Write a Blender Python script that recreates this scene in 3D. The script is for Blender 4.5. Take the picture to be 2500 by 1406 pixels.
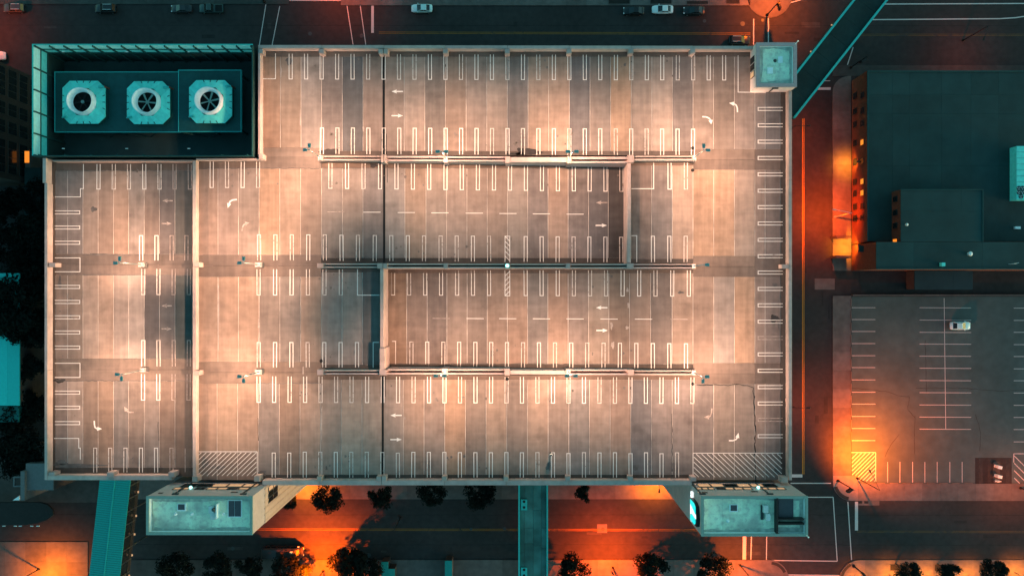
import bpy, math, random
from mathutils import Vector

# ------------------------------------------------------------------ clear
for o in list(bpy.data.objects):
    bpy.data.objects.remove(o, do_unlink=True)
sc = bpy.context.scene
COL = sc.collection
R = math.radians

# ------------------------------------------------------------------ camera
HC = 160.0                 # camera height above the street, metres
F = 1750.0                 # focal length in photo pixels (2500 wide)
NX, NY = 1262.0, 716.0     # photo pixel straight below the camera
cam_d = bpy.data.cameras.new("camera")
cam = bpy.data.objects.new("camera", cam_d)
COL.objects.link(cam)
cam.location = (0, 0, HC)
cam.rotation_euler = (0, 0, 0)
cam_d.sensor_width = 36.0
cam_d.lens = F / 2500.0 * 36.0
cam_d.shift_x = (1250 - NX) / 2500.0
cam_d.shift_y = (NY - 703) / 2500.0
cam_d.clip_start = 1.0
cam_d.clip_end = 600.0
sc.camera = cam

# ------------------------------------------------------------------ world, sun, exposure
w = bpy.data.worlds.new("World")
sc.world = w
w.use_nodes = True
nt = w.node_tree
for n in list(nt.nodes):
    nt.nodes.remove(n)
sky = nt.nodes.new("ShaderNodeTexSky")
sky.sky_type = 'NISHITA'
sky.sun_disc = False
sky.sun_elevation = R(3.0)
sky.sun_rotation = R(105)
sky.altitude = 100
sky.air_density = 1.0
sky.dust_density = 1.0
sky.ozone_density = 4.0
mixn = nt.nodes.new("ShaderNodeMix")
mixn.data_type = 'RGBA'
mixn.blend_type = 'MULTIPLY'
mixn.inputs[0].default_value = 1.0
mixn.inputs[7].default_value = (0.86, 0.92, 0.48, 1)      # the teal grade of the dusk sky
bg = nt.nodes.new("ShaderNodeBackground")
bg.inputs[1].default_value = 0.15
wo = nt.nodes.new("ShaderNodeOutputWorld")
nt.links.new(sky.outputs[0], mixn.inputs[6])
nt.links.new(mixn.outputs[2], bg.inputs[0])
nt.links.new(bg.outputs[0], wo.inputs[0])

sun_d = bpy.data.lights.new("sun", 'SUN')
sun_d.energy = 0.12
sun_d.angle = R(12)
sun_d.color = (1, .64, .52)
sun = bpy.data.objects.new("sun", sun_d)
COL.objects.link(sun)
sun.rotation_mode = 'QUATERNION'
sun.rotation_quaternion = Vector((0, 0, 1)).rotation_difference(Vector((math.cos(R(3))*math.sin(R(105)), math.cos(R(3))*math.cos(R(105)), math.sin(R(3)))))

sc.view_settings.view_transform = 'Standard'
sc.view_settings.look = 'None'
sc.view_settings.exposure = 3.1
sc.view_settings.gamma = 1.0
sc.view_settings.use_curve_mapping = False
sc.render.engine = 'CYCLES'
sc.cycles.use_denoising = True
sc.cycles.max_bounces = 6
sc.cycles.diffuse_bounces = 3
sc.cycles.sample_clamp_indirect = 4.0
sc.render.film_transparent = False

# lamp strengths
DECK_W = 880.0
SOD_W = 0.50

# ------------------------------------------------------------------ pixel -> world
def U(px, py, z=0.0):
    d = (HC - z) / F
    return Vector(((px - NX) * d, -(py - NY) * d, z))

ZD = 37.0                      # top deck
DROP = 3.2                     # one storey
X2A, X2B = U(785, 0, ZD).x, U(1531, 0, ZD - DROP).x
X3A, X3B = U(1692, 0, ZD).x, U(945, 0, ZD - DROP).x

def zr(reg, x):
    if reg == 2:
        t = (x - X2A) / (X2B - X2A)
    elif reg == 3:
        t = (x - X3A) / (X3B - X3A)
    else:
        return ZD
    return ZD - DROP * min(1.0, max(0.0, t))

def W(px, py, reg=0, dz=0.0):
    z = ZD
    for _ in range(8):
        z = zr(reg, U(px, py, z).x)
    p = U(px, py, z + dz)
    return p

# ------------------------------------------------------------------ mesh builder
class MB:
    def __init__(s):
        s.v = []; s.f = []; s.sm = []
    def add(s, vs, fs, smooth=False):
        b = len(s.v)
        s.v += [tuple(p) for p in vs]
        s.f += [tuple(b + i for i in f) for f in fs]
        s.sm += [smooth] * len(fs)
        return s
    def box(s, x0, y0, z0, x1, y1, z1):
        x0, x1 = min(x0, x1), max(x0, x1); y0, y1 = min(y0, y1), max(y0, y1); z0, z1 = min(z0, z1), max(z0, z1)
        v = [(x0,y0,z0),(x1,y0,z0),(x1,y1,z0),(x0,y1,z0),(x0,y0,z1),(x1,y0,z1),(x1,y1,z1),(x0,y1,z1)]
        return s.add(v, [(0,3,2,1),(4,5,6,7),(0,1,5,4),(1,2,6,5),(2,3,7,6),(3,0,4,7)])
    def prism(s, poly, z0, z1):
        n = len(poly)
        a = sum(poly[i][0]*poly[(i+1)%n][1]-poly[(i+1)%n][0]*poly[i][1] for i in range(n))
        if a < 0: poly = poly[::-1]
        v = [(p[0],p[1],z0) for p in poly] + [(p[0],p[1],z1) for p in poly]
        f = [tuple(range(n-1,-1,-1)), tuple(range(n,2*n))]
        f += [(i,(i+1)%n,n+(i+1)%n,n+i) for i in range(n)]
        return s.add(v, f)
    def hull4(s, top, th):
        """four top corners (any z) and a thickness below"""
        v = [tuple(p) for p in top] + [(p[0],p[1],p[2]-th) for p in top]
        a = sum(top[i][0]*top[(i+1)%4][1]-top[(i+1)%4][0]*top[i][1] for i in range(4))
        fs = [(0,1,2,3),(7,6,5,4),(0,4,5,1),(1,5,6,2),(2,6,7,3),(3,7,4,0)]
        if a < 0: fs = [f[::-1] for f in fs]
        return s.add(v, fs)
    def quad(s, a, b, c, d):
        return s.add([a,b,c,d], [(0,1,2,3)])
    def tube(s, p0, p1, r0, r1=None, n=8, caps=True):
        p0, p1 = Vector(p0), Vector(p1)
        r1 = r0 if r1 is None else r1
        d = (p1 - p0).normalized()
        a = d.orthogonal().normalized(); b = d.cross(a)
        v = []
        for p, r in ((p0, r0), (p1, r1)):
            for i in range(n):
                t = 2*math.pi*i/n
                v.append(p + a*math.cos(t)*r + b*math.sin(t)*r)
        f = [(i,(i+1)%n,n+(i+1)%n,n+i) for i in range(n)]
        s.add(v, f, True)
        if caps:
            s.add(v[:n], [tuple(range(n-1,-1,-1))]); s.add(v[n:], [tuple(range(n))])
        return s
    def lathe(s, prof, c=(0,0,0), n=24, smooth=True):
        v = []
        for r, z in prof:
            for i in range(n):
                t = 2*math.pi*i/n
                v.append((c[0]+r*math.cos(t), c[1]+r*math.sin(t), c[2]+z))
        f = []
        for k in range(len(prof)-1):
            for i in range(n):
                f.append((k*n+i,k*n+(i+1)%n,(k+1)*n+(i+1)%n,(k+1)*n+i))
        return s.add(v, f, smooth)
    def build(s, name, mat, parent=None, org=(0,0,0), color=None, kind=None):
        me = bpy.data.meshes.new(name)
        me.from_pydata([(p[0]-org[0], p[1]-org[1], p[2]-org[2]) for p in s.v], [], s.f)
        me.polygons.foreach_set("use_smooth", s.sm)
        me.materials.append(mat)
        me.update()
        return link(name, me, parent, color, kind)

def link(name, me, parent=None, color=None, kind=None):
    o = bpy.data.objects.new(name, me)
    COL.objects.link(o)
    if parent is not None: o.parent = parent
    if color is not None: o.color = (color[0], color[1], color[2], 1)
    if kind: o["kind"] = kind
    return o

def thing(name, label, cat, loc=(0,0,0), rz=0.0, group=None):
    e = bpy.data.objects.new(name, None)
    COL.objects.link(e)
    e.location = loc; e.rotation_euler = (0, 0, rz)
    e.empty_display_size = 0.3
    e["label"] = label; e["category"] = cat
    if group: e["group"] = group
    return e

def tag(o, label, cat, group=None):
    o["label"] = label; o["category"] = cat
    if group: o["group"] = group
    return o

def dup(root, loc, rz, label, group=None, color=None):
    r = root.copy(); COL.objects.link(r)
    r.location = loc; r.rotation_euler = (0, 0, rz); r["label"] = label
    if group: r["group"] = group
    for ch in root.children:
        c = ch.copy(); COL.objects.link(c); c.parent = r
        if color and ch.get("painted"): c.color = (*color, 1)
        for g in ch.children:
            d = g.copy(); COL.objects.link(d); d.parent = c
            if color and g.get("painted"): d.color = (*color, 1)
    return r

# ------------------------------------------------------------------ materials
def mat(name, col, rough=0.8, var=0.15, scale=1.5, metal=0.0, bump=0.0, bscale=8.0, obj=False, stretch=(1,1,1),
        emit=None, estr=0.0, big=0.0, bigscale=0.12, local=False, spec=0.3):
    m = bpy.data.materials.new(name)
    m.use_nodes = True
    t = m.node_tree; N = t.nodes; L = t.links
    b = N["Principled BSDF"]
    b.inputs["Roughness"].default_value = rough
    b.inputs["Metallic"].default_value = metal
    b.inputs["Specular IOR Level"].default_value = spec
    if emit:
        b.inputs["Emission Color"].default_value = (*emit, 1)
        b.inputs["Emission Strength"].default_value = estr
    if local:
        src = N.new("ShaderNodeTexCoord").outputs["Object"]
    else:
        src = N.new("ShaderNodeNewGeometry").outputs["Position"]
    mp = N.new("ShaderNodeMapping"); mp.inputs["Scale"].default_value = stretch
    L.new(src, mp.inputs["Vector"])
    base = N.new("ShaderNodeRGB"); base.outputs[0].default_value = (*col, 1)
    cur = base.outputs[0]
    def mul(a, b_):
        x = N.new("ShaderNodeMix"); x.data_type = 'RGBA'; x.blend_type = 'MULTIPLY'; x.inputs[0].default_value = 1
        L.new(a, x.inputs[6]); L.new(b_, x.inputs[7]); return x.outputs[2]
    if obj:
        oi = N.new("ShaderNodeObjectInfo"); cur = mul(cur, oi.outputs["Color"])
    def noise(sc_, lo, hi, det=4.0, rmin=0.3, rmax=0.7, vec=None):
        n = N.new("ShaderNodeTexNoise"); n.inputs["Scale"].default_value = sc_; n.inputs["Detail"].default_value = det
        L.new(vec or mp.outputs[0], n.inputs["Vector"])
        r = N.new("ShaderNodeMapRange"); r.inputs[1].default_value = rmin; r.inputs[2].default_value = rmax
        r.inputs[3].default_value = lo; r.inputs[4].default_value = hi
        L.new(n.outputs[0], r.inputs[0])
        return r.outputs[0], n
    if var:
        f, _ = noise(scale, 1-var, 1+var)
        cur = mul(cur, f)
    if big:
        f, _ = noise(bigscale, 1-big, 1+big*0.6, 3.0)
        cur = mul(cur, f)
    L.new(cur, b.inputs["Base Color"])
    if bump:
        n = N.new("ShaderNodeTexNoise"); n.inputs["Scale"].default_value = bscale; n.inputs["Detail"].default_value = 5
        L.new(src, n.inputs["Vector"])
        bp = N.new("ShaderNodeBump"); bp.inputs["Strength"].default_value = bump; bp.inputs["Distance"].default_value = 0.02
        L.new(n.outputs[0], bp.inputs["Height"]); L.new(bp.outputs[0], b.inputs["Normal"])
    m["bsdf"] = 1
    return m

def weathered(m, dirt, amt=.42):
    """broad soft patches of grey dirt over a clean membrane, streaked fine"""
    t = m.node_tree; N = t.nodes; L = t.links; b = N["Principled BSDF"]
    cur = b.inputs["Base Color"].links[0].from_socket
    geo = N.new("ShaderNodeNewGeometry")
    fac = None
    for sc_, lo, hi, am_ in ((0.30, .42, .70, amt), (1.3, .46, .72, amt*.6), (5.0, .52, .78, amt*.5)):
        n = N.new("ShaderNodeTexNoise"); n.inputs["Scale"].default_value = sc_; n.inputs["Detail"].default_value = 6
        L.new(geo.outputs["Position"], n.inputs["Vector"])
        r = N.new("ShaderNodeMapRange"); r.interpolation_type = 'SMOOTHSTEP'
        r.inputs[1].default_value = lo; r.inputs[2].default_value = hi; r.inputs[4].default_value = am_
        L.new(n.outputs[0], r.inputs[0])
        x = N.new("ShaderNodeMix"); x.data_type = 'RGBA'
        L.new(r.outputs[0], x.inputs[0]); L.new(cur, x.inputs[6]); x.inputs[7].default_value = (*dirt, 1)
        cur = x.outputs[2]
    L.new(cur, b.inputs["Base Color"])

def deck_material():
    m = mat("deck_concrete", (0.235, 0.190, 0.165), 0.85, 0.13, 0.7, obj=True, bump=0.15, bscale=14, big=0.24, bigscale=0.09)
    t = m.node_tree; N = t.nodes; L = t.links; b = N["Principled BSDF"]
    cur = b.inputs["Base Color"].links[0].from_socket
    geo = N.new("ShaderNodeNewGeometry")
    def layer(cur, scale, stretch, rmin, rmax, lo, hi, det=5, tint=None):
        mp = N.new("ShaderNodeMapping"); mp.inputs["Scale"].default_value = stretch
        L.new(geo.outputs["Position"], mp.inputs["Vector"])
        n = N.new("ShaderNodeTexNoise"); n.inputs["Scale"].default_value = scale; n.inputs["Detail"].default_value = det
        L.new(mp.outputs[0], n.inputs["Vector"])
        r = N.new("ShaderNodeMapRange"); r.inputs[1].default_value = rmin; r.inputs[2].default_value = rmax
        r.inputs[3].default_value = lo; r.inputs[4].default_value = hi
        L.new(n.outputs[0], r.inputs[0])
        x = N.new("ShaderNodeMix"); x.data_type = 'RGBA'; x.blend_type = 'MULTIPLY'; x.inputs[0].default_value = 1
        L.new(cur, x.inputs[6])
        L.new(r.outputs[0], x.inputs[7])
        return x.outputs[2]
    cur = layer(cur, 1.0, (1.6, 0.10, 1), 0.35, 0.65, 0.90, 1.07)       # traffic wear along the tee
    cur = layer(cur, 1.0, (0.10, 1.2, 1), 0.38, 0.65, 0.94, 1.05)       # across the aisle
    cur = layer(cur, 0.22, (1, 1, 1), 0.58, 0.72, 1.0, 0.72, 6)         # old damp patches
    cur = layer(cur, 14.0, (1, 1, 1), 0.35, 0.65, 0.95, 1.05, 3)        # grain
    L.new(cur, b.inputs["Base Color"])
    return m

def paint_material(name, col, worn, thr=0.60, scale=1.4):
    m = mat(name, col, 0.7, 0.06, 3.0)
    t = m.node_tree; N = t.nodes; L = t.links; b = N["Principled BSDF"]
    cur = b.inputs["Base Color"].links[0].from_socket
    geo = N.new("ShaderNodeNewGeometry")
    n = N.new("ShaderNodeTexNoise"); n.inputs["Scale"].default_value = scale; n.inputs["Detail"].default_value = 8
    n.inputs["Roughness"].default_value = 0.7
    L.new(geo.outputs["Position"], n.inputs["Vector"])
    r = N.new("ShaderNodeMapRange"); r.inputs[1].default_value = thr; r.inputs[2].default_value = thr + 0.10
    L.new(n.outputs[0], r.inputs[0])
    x = N.new("ShaderNodeMix"); x.data_type = 'RGBA'
    L.new(r.outputs[0], x.inputs[0]); L.new(cur, x.inputs[6]); x.inputs[7].default_value = (*worn, 1)
    L.new(x.outputs[2], b.inputs["Base Color"])
    return m

def translucent(m, f=0.6):
    """polycarbonate: part of the light comes through from the other side"""
    t = m.node_tree; b = t.nodes["Principled BSDF"]; out = t.nodes["Material Output"]
    tr = t.nodes.new("ShaderNodeBsdfTranslucent"); mx = t.nodes.new("ShaderNodeMixShader"); mx.inputs[0].default_value = f
    t.links.new(b.inputs["Base Color"].links[0].from_socket, tr.inputs[0])
    t.links.new(b.outputs[0], mx.inputs[1]); t.links.new(tr.outputs[0], mx.inputs[2]); t.links.new(mx.outputs[0], out.inputs[0])

M = {}
M['deck'] = deck_material()
M['seal'] = mat("joint_sealant", (0.50, 0.46, 0.42), 0.8, 0.4, 0.5)
M['rubber'] = mat("black_rubber", (0.004, 0.0042, 0.0045), 0.7, 0.2, 3)
M['stain'] = mat("dark_stain", (0.028, 0.026, 0.026), 0.75, 0.35, 1.2)
M['wall'] = mat("precast_concrete", (0.44, 0.335, 0.305), 0.85, 0.10, 1.2, obj=True, bump=0.15, big=0.14, bigscale=0.35)
M['core'] = mat("dark_interior", (0.005, 0.005, 0.005), 0.9, 0.1)
M['paint'] = paint_material("white_line_paint", (0.74, 0.70, 0.66), (0.30, 0.25, 0.22), 0.60, 1.1)
M['paint_mid'] = paint_material('scuffed_line_paint', (0.62, 0.57, 0.53), (0.27, 0.22, 0.19), 0.53, 1.7)
M['paint_worn'] = paint_material("worn_line_paint", (0.40, 0.34, 0.31), (0.25, 0.20, 0.175), 0.47, 1.4)
M['road_dull'] = paint_material('dull_yellow_paint', (0.11, 0.06, 0.02), (0.045, 0.038, 0.034), 0.50, 0.5)  # darker yellow for the eastern centre lines
M['road_orange'] = paint_material('side_street_yellow_paint', (0.62, 0.27, 0.02), (0.2, 0.09, 0.02), 0.68, 0.5)
M['road_white'] = paint_material("road_white_paint", (0.55, 0.50, 0.48), (0.10, 0.10, 0.10), 0.62, 1.2)
M['road_yellow'] = paint_material("road_yellow_paint", (0.26, 0.11, 0.015), (0.07, 0.04, 0.02), 0.55, 0.5)
M['asphalt'] = mat("asphalt", (0.036, 0.031, 0.031), 0.9, 0.18, 0.8, bump=0.2, bscale=20, big=0.28, bigscale=0.06, stretch=(1, 1, 1))
M['lot'] = mat("lot_asphalt", (0.072, 0.100, 0.098), 0.9, 0.12, 0.5, bump=0.2, bscale=18, big=0.22, bigscale=0.07)
M['walk'] = mat("sidewalk_concrete", (0.13, 0.112, 0.105), 0.88, 0.12, 0.8, bump=0.15, big=0.18, bigscale=0.2, obj=True)
M['walkgap'] = mat("sidewalk_base", (0.09, 0.085, 0.08), 0.9, 0.1)
M['white'] = mat("white_render", (0.46, 0.40, 0.39), 0.8, 0.06, 1.5, bump=0.08, big=0.07, bigscale=0.4, obj=True)
M['membrane'] = mat("white_membrane", (0.84, 0.98, 0.74), 0.6, 0.06, 0.8, big=0.08, bigscale=0.3, obj=True)
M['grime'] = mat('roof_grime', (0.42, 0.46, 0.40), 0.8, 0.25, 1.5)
M['lining'] = mat('parapet_flashing', (0.80, 0.86, 0.84), 0.5, 0.06, 2)
weathered(M['membrane'], (0.33, 0.29, 0.27), .68)
M['coping'] = mat("grey_coping", (0.20, 0.30, 0.27), 0.6, 0.08, 2, obj=True)
M['aqua'] = mat("aqua_fibreglass", (0.12, 0.76, 0.66), 0.55, 0.10, 1.6, bump=0.05, obj=True)
M['palewhite'] = mat("pale_fibreglass", (0.78, 0.86, 0.85), 0.5, 0.08, 2.0)
M['tealdark'] = mat("dark_teal_steel", (0.008, 0.060, 0.060), 0.6, 0.12, 1.2, obj=True)
M['screen'] = mat("screen_panel", (0.60, 0.92, 0.92), 0.55, 0.08, 2, obj=True)
translucent(M["screen"])
M['steel'] = mat("dark_steel", (0.05, 0.06, 0.062), 0.5, 0.1, 2, metal=0.3)
M['pole'] = mat("galvanised_pole", (0.55, 0.52, 0.50), 0.45, 0.08, 3, metal=0.2)
M['blackpole'] = mat("black_pole", (0.012, 0.012, 0.013), 0.5, 0.1, 3)
M['lamptop'] = mat("lamp_housing", (0.08, 0.26, 0.28), 0.5, 0.08, 4)
M['tealroof'] = mat("teal_metal_roof", (0.01, 0.36, 0.33), 0.5, 0.06, 2.5, obj=True)
M['bridge'] = mat("weathered_bridge", (0.05, 0.17, 0.158), 0.7, 0.25, 0.35, obj=True, big=0.4, bigscale=0.2)
M['bridgeedge'] = mat("teal_edge_metal", (0.03, 0.44, 0.42), 0.5, 0.06, 2)
M['darkroof'] = mat("dark_roof_membrane", (0.013, 0.042, 0.042), 0.75, 0.12, 0.5, big=0.22, bigscale=0.12, obj=True)
weathered(M['darkroof'], (0.022, 0.052, 0.051), .25)
M['brick'] = mat("red_brick_wall", (0.16, 0.055, 0.035), 0.9, 0.16, 2.0, bump=0.1)
M['stone'] = mat("brown_stone", (0.085, 0.066, 0.06), 0.9, 0.12, 1.0)
M['darkstone'] = mat('dark_brown_stone', (0.040, 0.030, 0.028), 0.9, 0.12, 1.0)
M['glass'] = mat("dark_glass", (0.012, 0.016, 0.018), 0.12, 0.0, spec=0.5)
M['litglass'] = mat("lit_window", (0.3, 0.2, 0.1), 0.4, 0.0, emit=(1, 0.55, 0.30), estr=0.06)
M['litorange'] = mat("orange_lit_window", (0.2, 0.1, 0.05), 0.4, 0.0, emit=(1, 0.26, 0.02), estr=0.13)
M['litred'] = mat("red_tail_light", (0.3, 0.02, 0.02), 0.3, 0.0, emit=(1, 0.05, 0.02), estr=0.14)
M['lens'] = mat("lamp_lens", (0.9, 0.8, 0.6), 0.4, 0.0, emit=(1, 0.72, 0.45), estr=0.6)
M['sodlens'] = mat("sodium_lens", (0.9, 0.6, 0.3), 0.4, 0.0, emit=(1, 0.45, 0.10), estr=0.6)
M['cyanlamp'] = mat("cyan_lamp", (0.5, 0.9, 0.9), 0.4, 0.0, emit=(0.35, 1.0, 0.95), estr=0.35)
M['signcyan'] = mat("cyan_sign_face", (0.1, 0.6, 0.6), 0.4, 0.0, emit=(0.0, 0.75, 0.72), estr=0.12)
M['signwhite'] = mat("white_sign_face", (0.8, 0.8, 0.8), 0.4, 0.0, emit=(0.95, 1.0, 1.0), estr=0.14)
M['headlight'] = mat("headlight_glass", (0.75, 0.75, 0.75), 0.2, 0.0)
M['carpaint'] = mat("car_paint", (1, 1, 1), 0.35, 0.0, obj=True, spec=0.5)
M['tyre'] = mat("tyre_rubber", (0.015, 0.015, 0.015), 0.85, 0.1)
M['rim'] = mat("wheel_rim", (0.4, 0.4, 0.4), 0.35, 0.05, metal=0.7)
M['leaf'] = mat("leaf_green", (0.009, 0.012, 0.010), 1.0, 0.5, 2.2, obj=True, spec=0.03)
M['bark'] = mat("bark", (0.06, 0.045, 0.035), 0.9, 0.2, 4)
M['soil'] = mat("dark_soil", (0.022, 0.020, 0.018), 0.95, 0.3, 2)
M['skin'] = mat("skin", (0.45, 0.28, 0.2), 0.6, 0.05, 5)
M['shirt'] = mat("white_shirt", (0.75, 0.74, 0.72), 0.8, 0.05, 8)
M['cloth'] = mat("dark_cloth", (0.03, 0.03, 0.035), 0.9, 0.1, 8)
M['hair'] = mat("black_hair", (0.008, 0.007, 0.006), 0.6, 0.2, 20)
M['unitgrey'] = mat("hvac_casing", (0.50, 0.58, 0.57), 0.5, 0.08, 2, obj=True)
M['hatchdark'] = mat("dark_skylight", (0.075, 0.07, 0.08), 0.35, 0.08, 2)
M['orangewall'] = mat("tan_render", (0.52, 0.40, 0.33), 0.85, 0.08, 1.2)
M['tactile'] = mat("tactile_strip", (0.03, 0.026, 0.025), 0.8, 0.15, 3)
M['canopy'] = mat("grey_awning", (0.016, 0.014, 0.014), 0.8, 0.15, 1.5)

rnd = random.Random(11)

# ================================================================== SETTING: ground, streets, pavements
g = MB().box(-260, -200, -0.6, 260, 200, -0.02)
g.build("ground", M['asphalt'], kind="structure")

def rect_px(x0, y0, x1, y1, z):
    a, b = U(x0, y0, z), U(x1, y1, z)
    return a.x, b.y, b.x, a.y

def round_poly(x0, y0, x1, y1, z, rad, n=7):
    """rad: dict of corner -> radius px; corners tl tr br bl"""
    pts = []
    for key, cx, cy, sx, sy, a0 in (("tl", x0, y0, 1, 1, 180), ("tr", x1, y0, -1, 1, 270), ("br", x1, y1, -1, -1, 0), ("bl", x0, y1, 1, -1, 90)):
        r = rad.get(key, 0)
        if not r:
            pts.append(U(cx, cy, z)); continue
        ox, oy = cx + sx*r, cy + sy*r
        for i in range(n+1):
            a = R(a0 + 90*i/n)
            pts.append(U(ox + r*math.cos(a), oy + r*math.sin(a), z))
    return [(p.x, p.y) for p in pts]

street = thing("street", "-", "street"); del street["category"]; del street["label"]; street["kind"] = "structure"
# asphalt sheets of the four streets
for x0, y0, x1, y1 in ((-300, 10, 2900, 262), (-300, 1216, 2900, 1368), (1700, 262, 2036, 1216), (640, -260, 900, 10), (1830, -260, 2036, 10), (1925, 1368, 2050, 1700)):
    a = rect_px(x0, y0, x1, y1, 0.0)
    MB().box(a[0], a[1], -0.015, a[2], a[3], 0.0).build("road_surface", M['asphalt'], street)

def gseg(mb, p, q, wpx, z=0.006):
    a, b = U(*p, z), U(*q, z)
    d = (b - a); d.z = 0; d.normalize()
    n = Vector((-d.y, d.x, 0)) * (wpx * HC / F / 2)
    vs = [a + n, b + n, b - n, a - n]
    mb.add(vs, [(3, 2, 1, 0)])

def road_line(name, pts, wpx, m='road_white', parent=street, z=0.006):
    mb = MB()
    for i in range(len(pts)-1):
        gseg(mb, pts[i], pts[i+1], wpx, z)
    return mb.build(name, M[m], parent)

def crack(pts, wpx, z, parent, m='rubber', seed=1, zf=None):
    rr = random.Random(seed); mb = MB(); P = []
    for i in range(len(pts)-1):
        n = max(2, int(math.dist(pts[i], pts[i+1])/8))
        for k in range(n):
            t = k/n
            P.append((pts[i][0]+(pts[i+1][0]-pts[i][0])*t+rr.uniform(-1, 1)*wpx*.6, pts[i][1]+(pts[i+1][1]-pts[i][1])*t+rr.uniform(-1, 1)*wpx*.6))
    P.append(pts[-1])
    L_, R_ = [], []
    for i, p in enumerate(P):
        q = P[min(i+1, len(P)-1)]; o_ = P[max(i-1, 0)]
        dx, dy = q[0]-o_[0], q[1]-o_[1]; l = math.hypot(dx, dy) or 1
        ww = wpx*rr.uniform(.5, 1.0)/2
        f = zf or (lambda x, y: U(x, y, z))
        L_.append(f(p[0]-dy/l*ww, p[1]+dx/l*ww)); R_.append(f(p[0]+dy/l*ww, p[1]-dx/l*ww))
    v = L_+R_; n = len(P)
    mb.add(v, [(i, i+1, n+i+1, n+i) for i in range(n-1)])
    return mb.build("crack", M[m], parent)
# double yellow centre lines
for name, p, q in (("centre_line", (925, 80.5), (1832, 83)), ("centre_line", (2060, 86), (2600, 86)), ("centre_line", (560, 1291.5), (1815, 1293.5)), ("centre_line", (2092, 1297), (2600, 1298))):
    for dy in (-1.7, 1.7):
        road_line(name, [(p[0], p[1]+dy), (q[0], q[1]+dy)], 1.4, 'road_yellow' if q[0] < 1900 else 'road_dull')
for dx in (-1.8, 1.8):
    road_line("centre_line", [(1961+dx, 290), (1961+dx, 1157)], 1.25, 'road_orange')
for pts, wd in (([(651, 0), (633, 112)], 2.0), ([(683, 16), (664, 112)], 2.0), ([(846, 8), (862, 110)], 2.0), ([(879, 12), (893, 110)], 2.0),
                ([(704, 2), (836, 2)], 2.0), ([(1840, 47), (1840, 110)], 2.6), ([(1876, 42), (1876, 110)], 2.6), ([(1915, 12), (1990, -10)], 2.2),
                ([(1835, 1300), (1833, 1365)], 2.6), ([(1872, 1300), (1871, 1367), (2044, 1369), (2034, 1213), (1960, 1213)], 2.2),
                ([(1930, 1179), (2029, 1179)], 2.4), ([(2070, 1224), (2079, 1366)], 2.4), ([(1880, 1402), (2068, 1404)], 2.4),
                ([(1985, 198), (2027, 198)], 1.6), ([(2083, 116), (2069, 159)], 2.2)):
    road_line("crosswalk_line", pts, wd)
for pts, wd in (([(909.5, 14), (909.5, 81)], 6.5), ([(1933, 1161), (1959, 1161)], 7.5), ([(1818, 1296), (1817, 1365)], 8.5), ([(2091, 1224), (2091, 1294)], 7.5), ([(1985, 217), (2028, 217)], 6.0)):
    road_line("stop_line", pts, wd)
for pts in ([(2120, 11), (2600, 9)], [(2110, 49), (2440, 46.5), (2480, 44), (2520, 38)]):
    road_line("lane_line", pts, 2.6)
for x0, y0, x1, y1 in ((1458, 1279, 1482, 1300), (1989, 680, 2038, 707), (1824, 88, 1832, 95), (2095, 1222, 2147, 1233)):
    a = rect_px(x0, y0, x1, y1, 0.005)
    MB().box(a[0], a[1], 0.0, a[2], a[3], 0.005).build("concrete_patch", M['walk'], street)
for px, py, r in ((1472, 1291, .38), (757, 83, .4), (883, 88, .42), (1813, 59, .5), (1862, 50, .35), (1232, 1290, .35), (1150, 1291, .3), (568, 1338, .4), (900, 1355, .5), (2340, 165, .35), (1720, 52, .35)):
    p = U(px, py, 0)
    MB().lathe([(0, .012), (r, .012), (r+.04, 0)], (p.x, p.y, 0), 16, False).build("manhole_cover", M['steel'], street)

M['asphalt_patch'] = mat('asphalt_patch', (0.025, 0.022, 0.022), 0.9, 0.15, 1.0)
M['asphalt_pale'] = mat('worn_asphalt', (0.050, 0.043, 0.042), 0.9, 0.2, 0.8)
rp = random.Random(21)
for k in range(26):
    px, py = (rp.uniform(100, 2480), rp.uniform(42, 105)) if k < 10 else (rp.uniform(420, 2480), rp.uniform(1222, 1360)) if k < 20 else (rp.uniform(1940, 2025), rp.uniform(300, 1140))
    w_, h_ = rp.uniform(8, 46), rp.uniform(4, 14)
    if k >= 20: w_, h_ = h_, w_
    a = rect_px(px, py, px+w_, py+h_, 0.003)
    MB().box(a[0], a[1], 0.0, a[2], a[3], 0.003).build("asphalt_patch", M['asphalt_patch' if rp.random() < .6 else 'asphalt_pale'], street)
for y in (62, 1255, 1328):                        # construction joints along the lanes
    crack([(-100, y), (900, y+1), (1830, y+1), (2600, y+2)], 1.0, .004, street, 'rubber', int(y))

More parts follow.
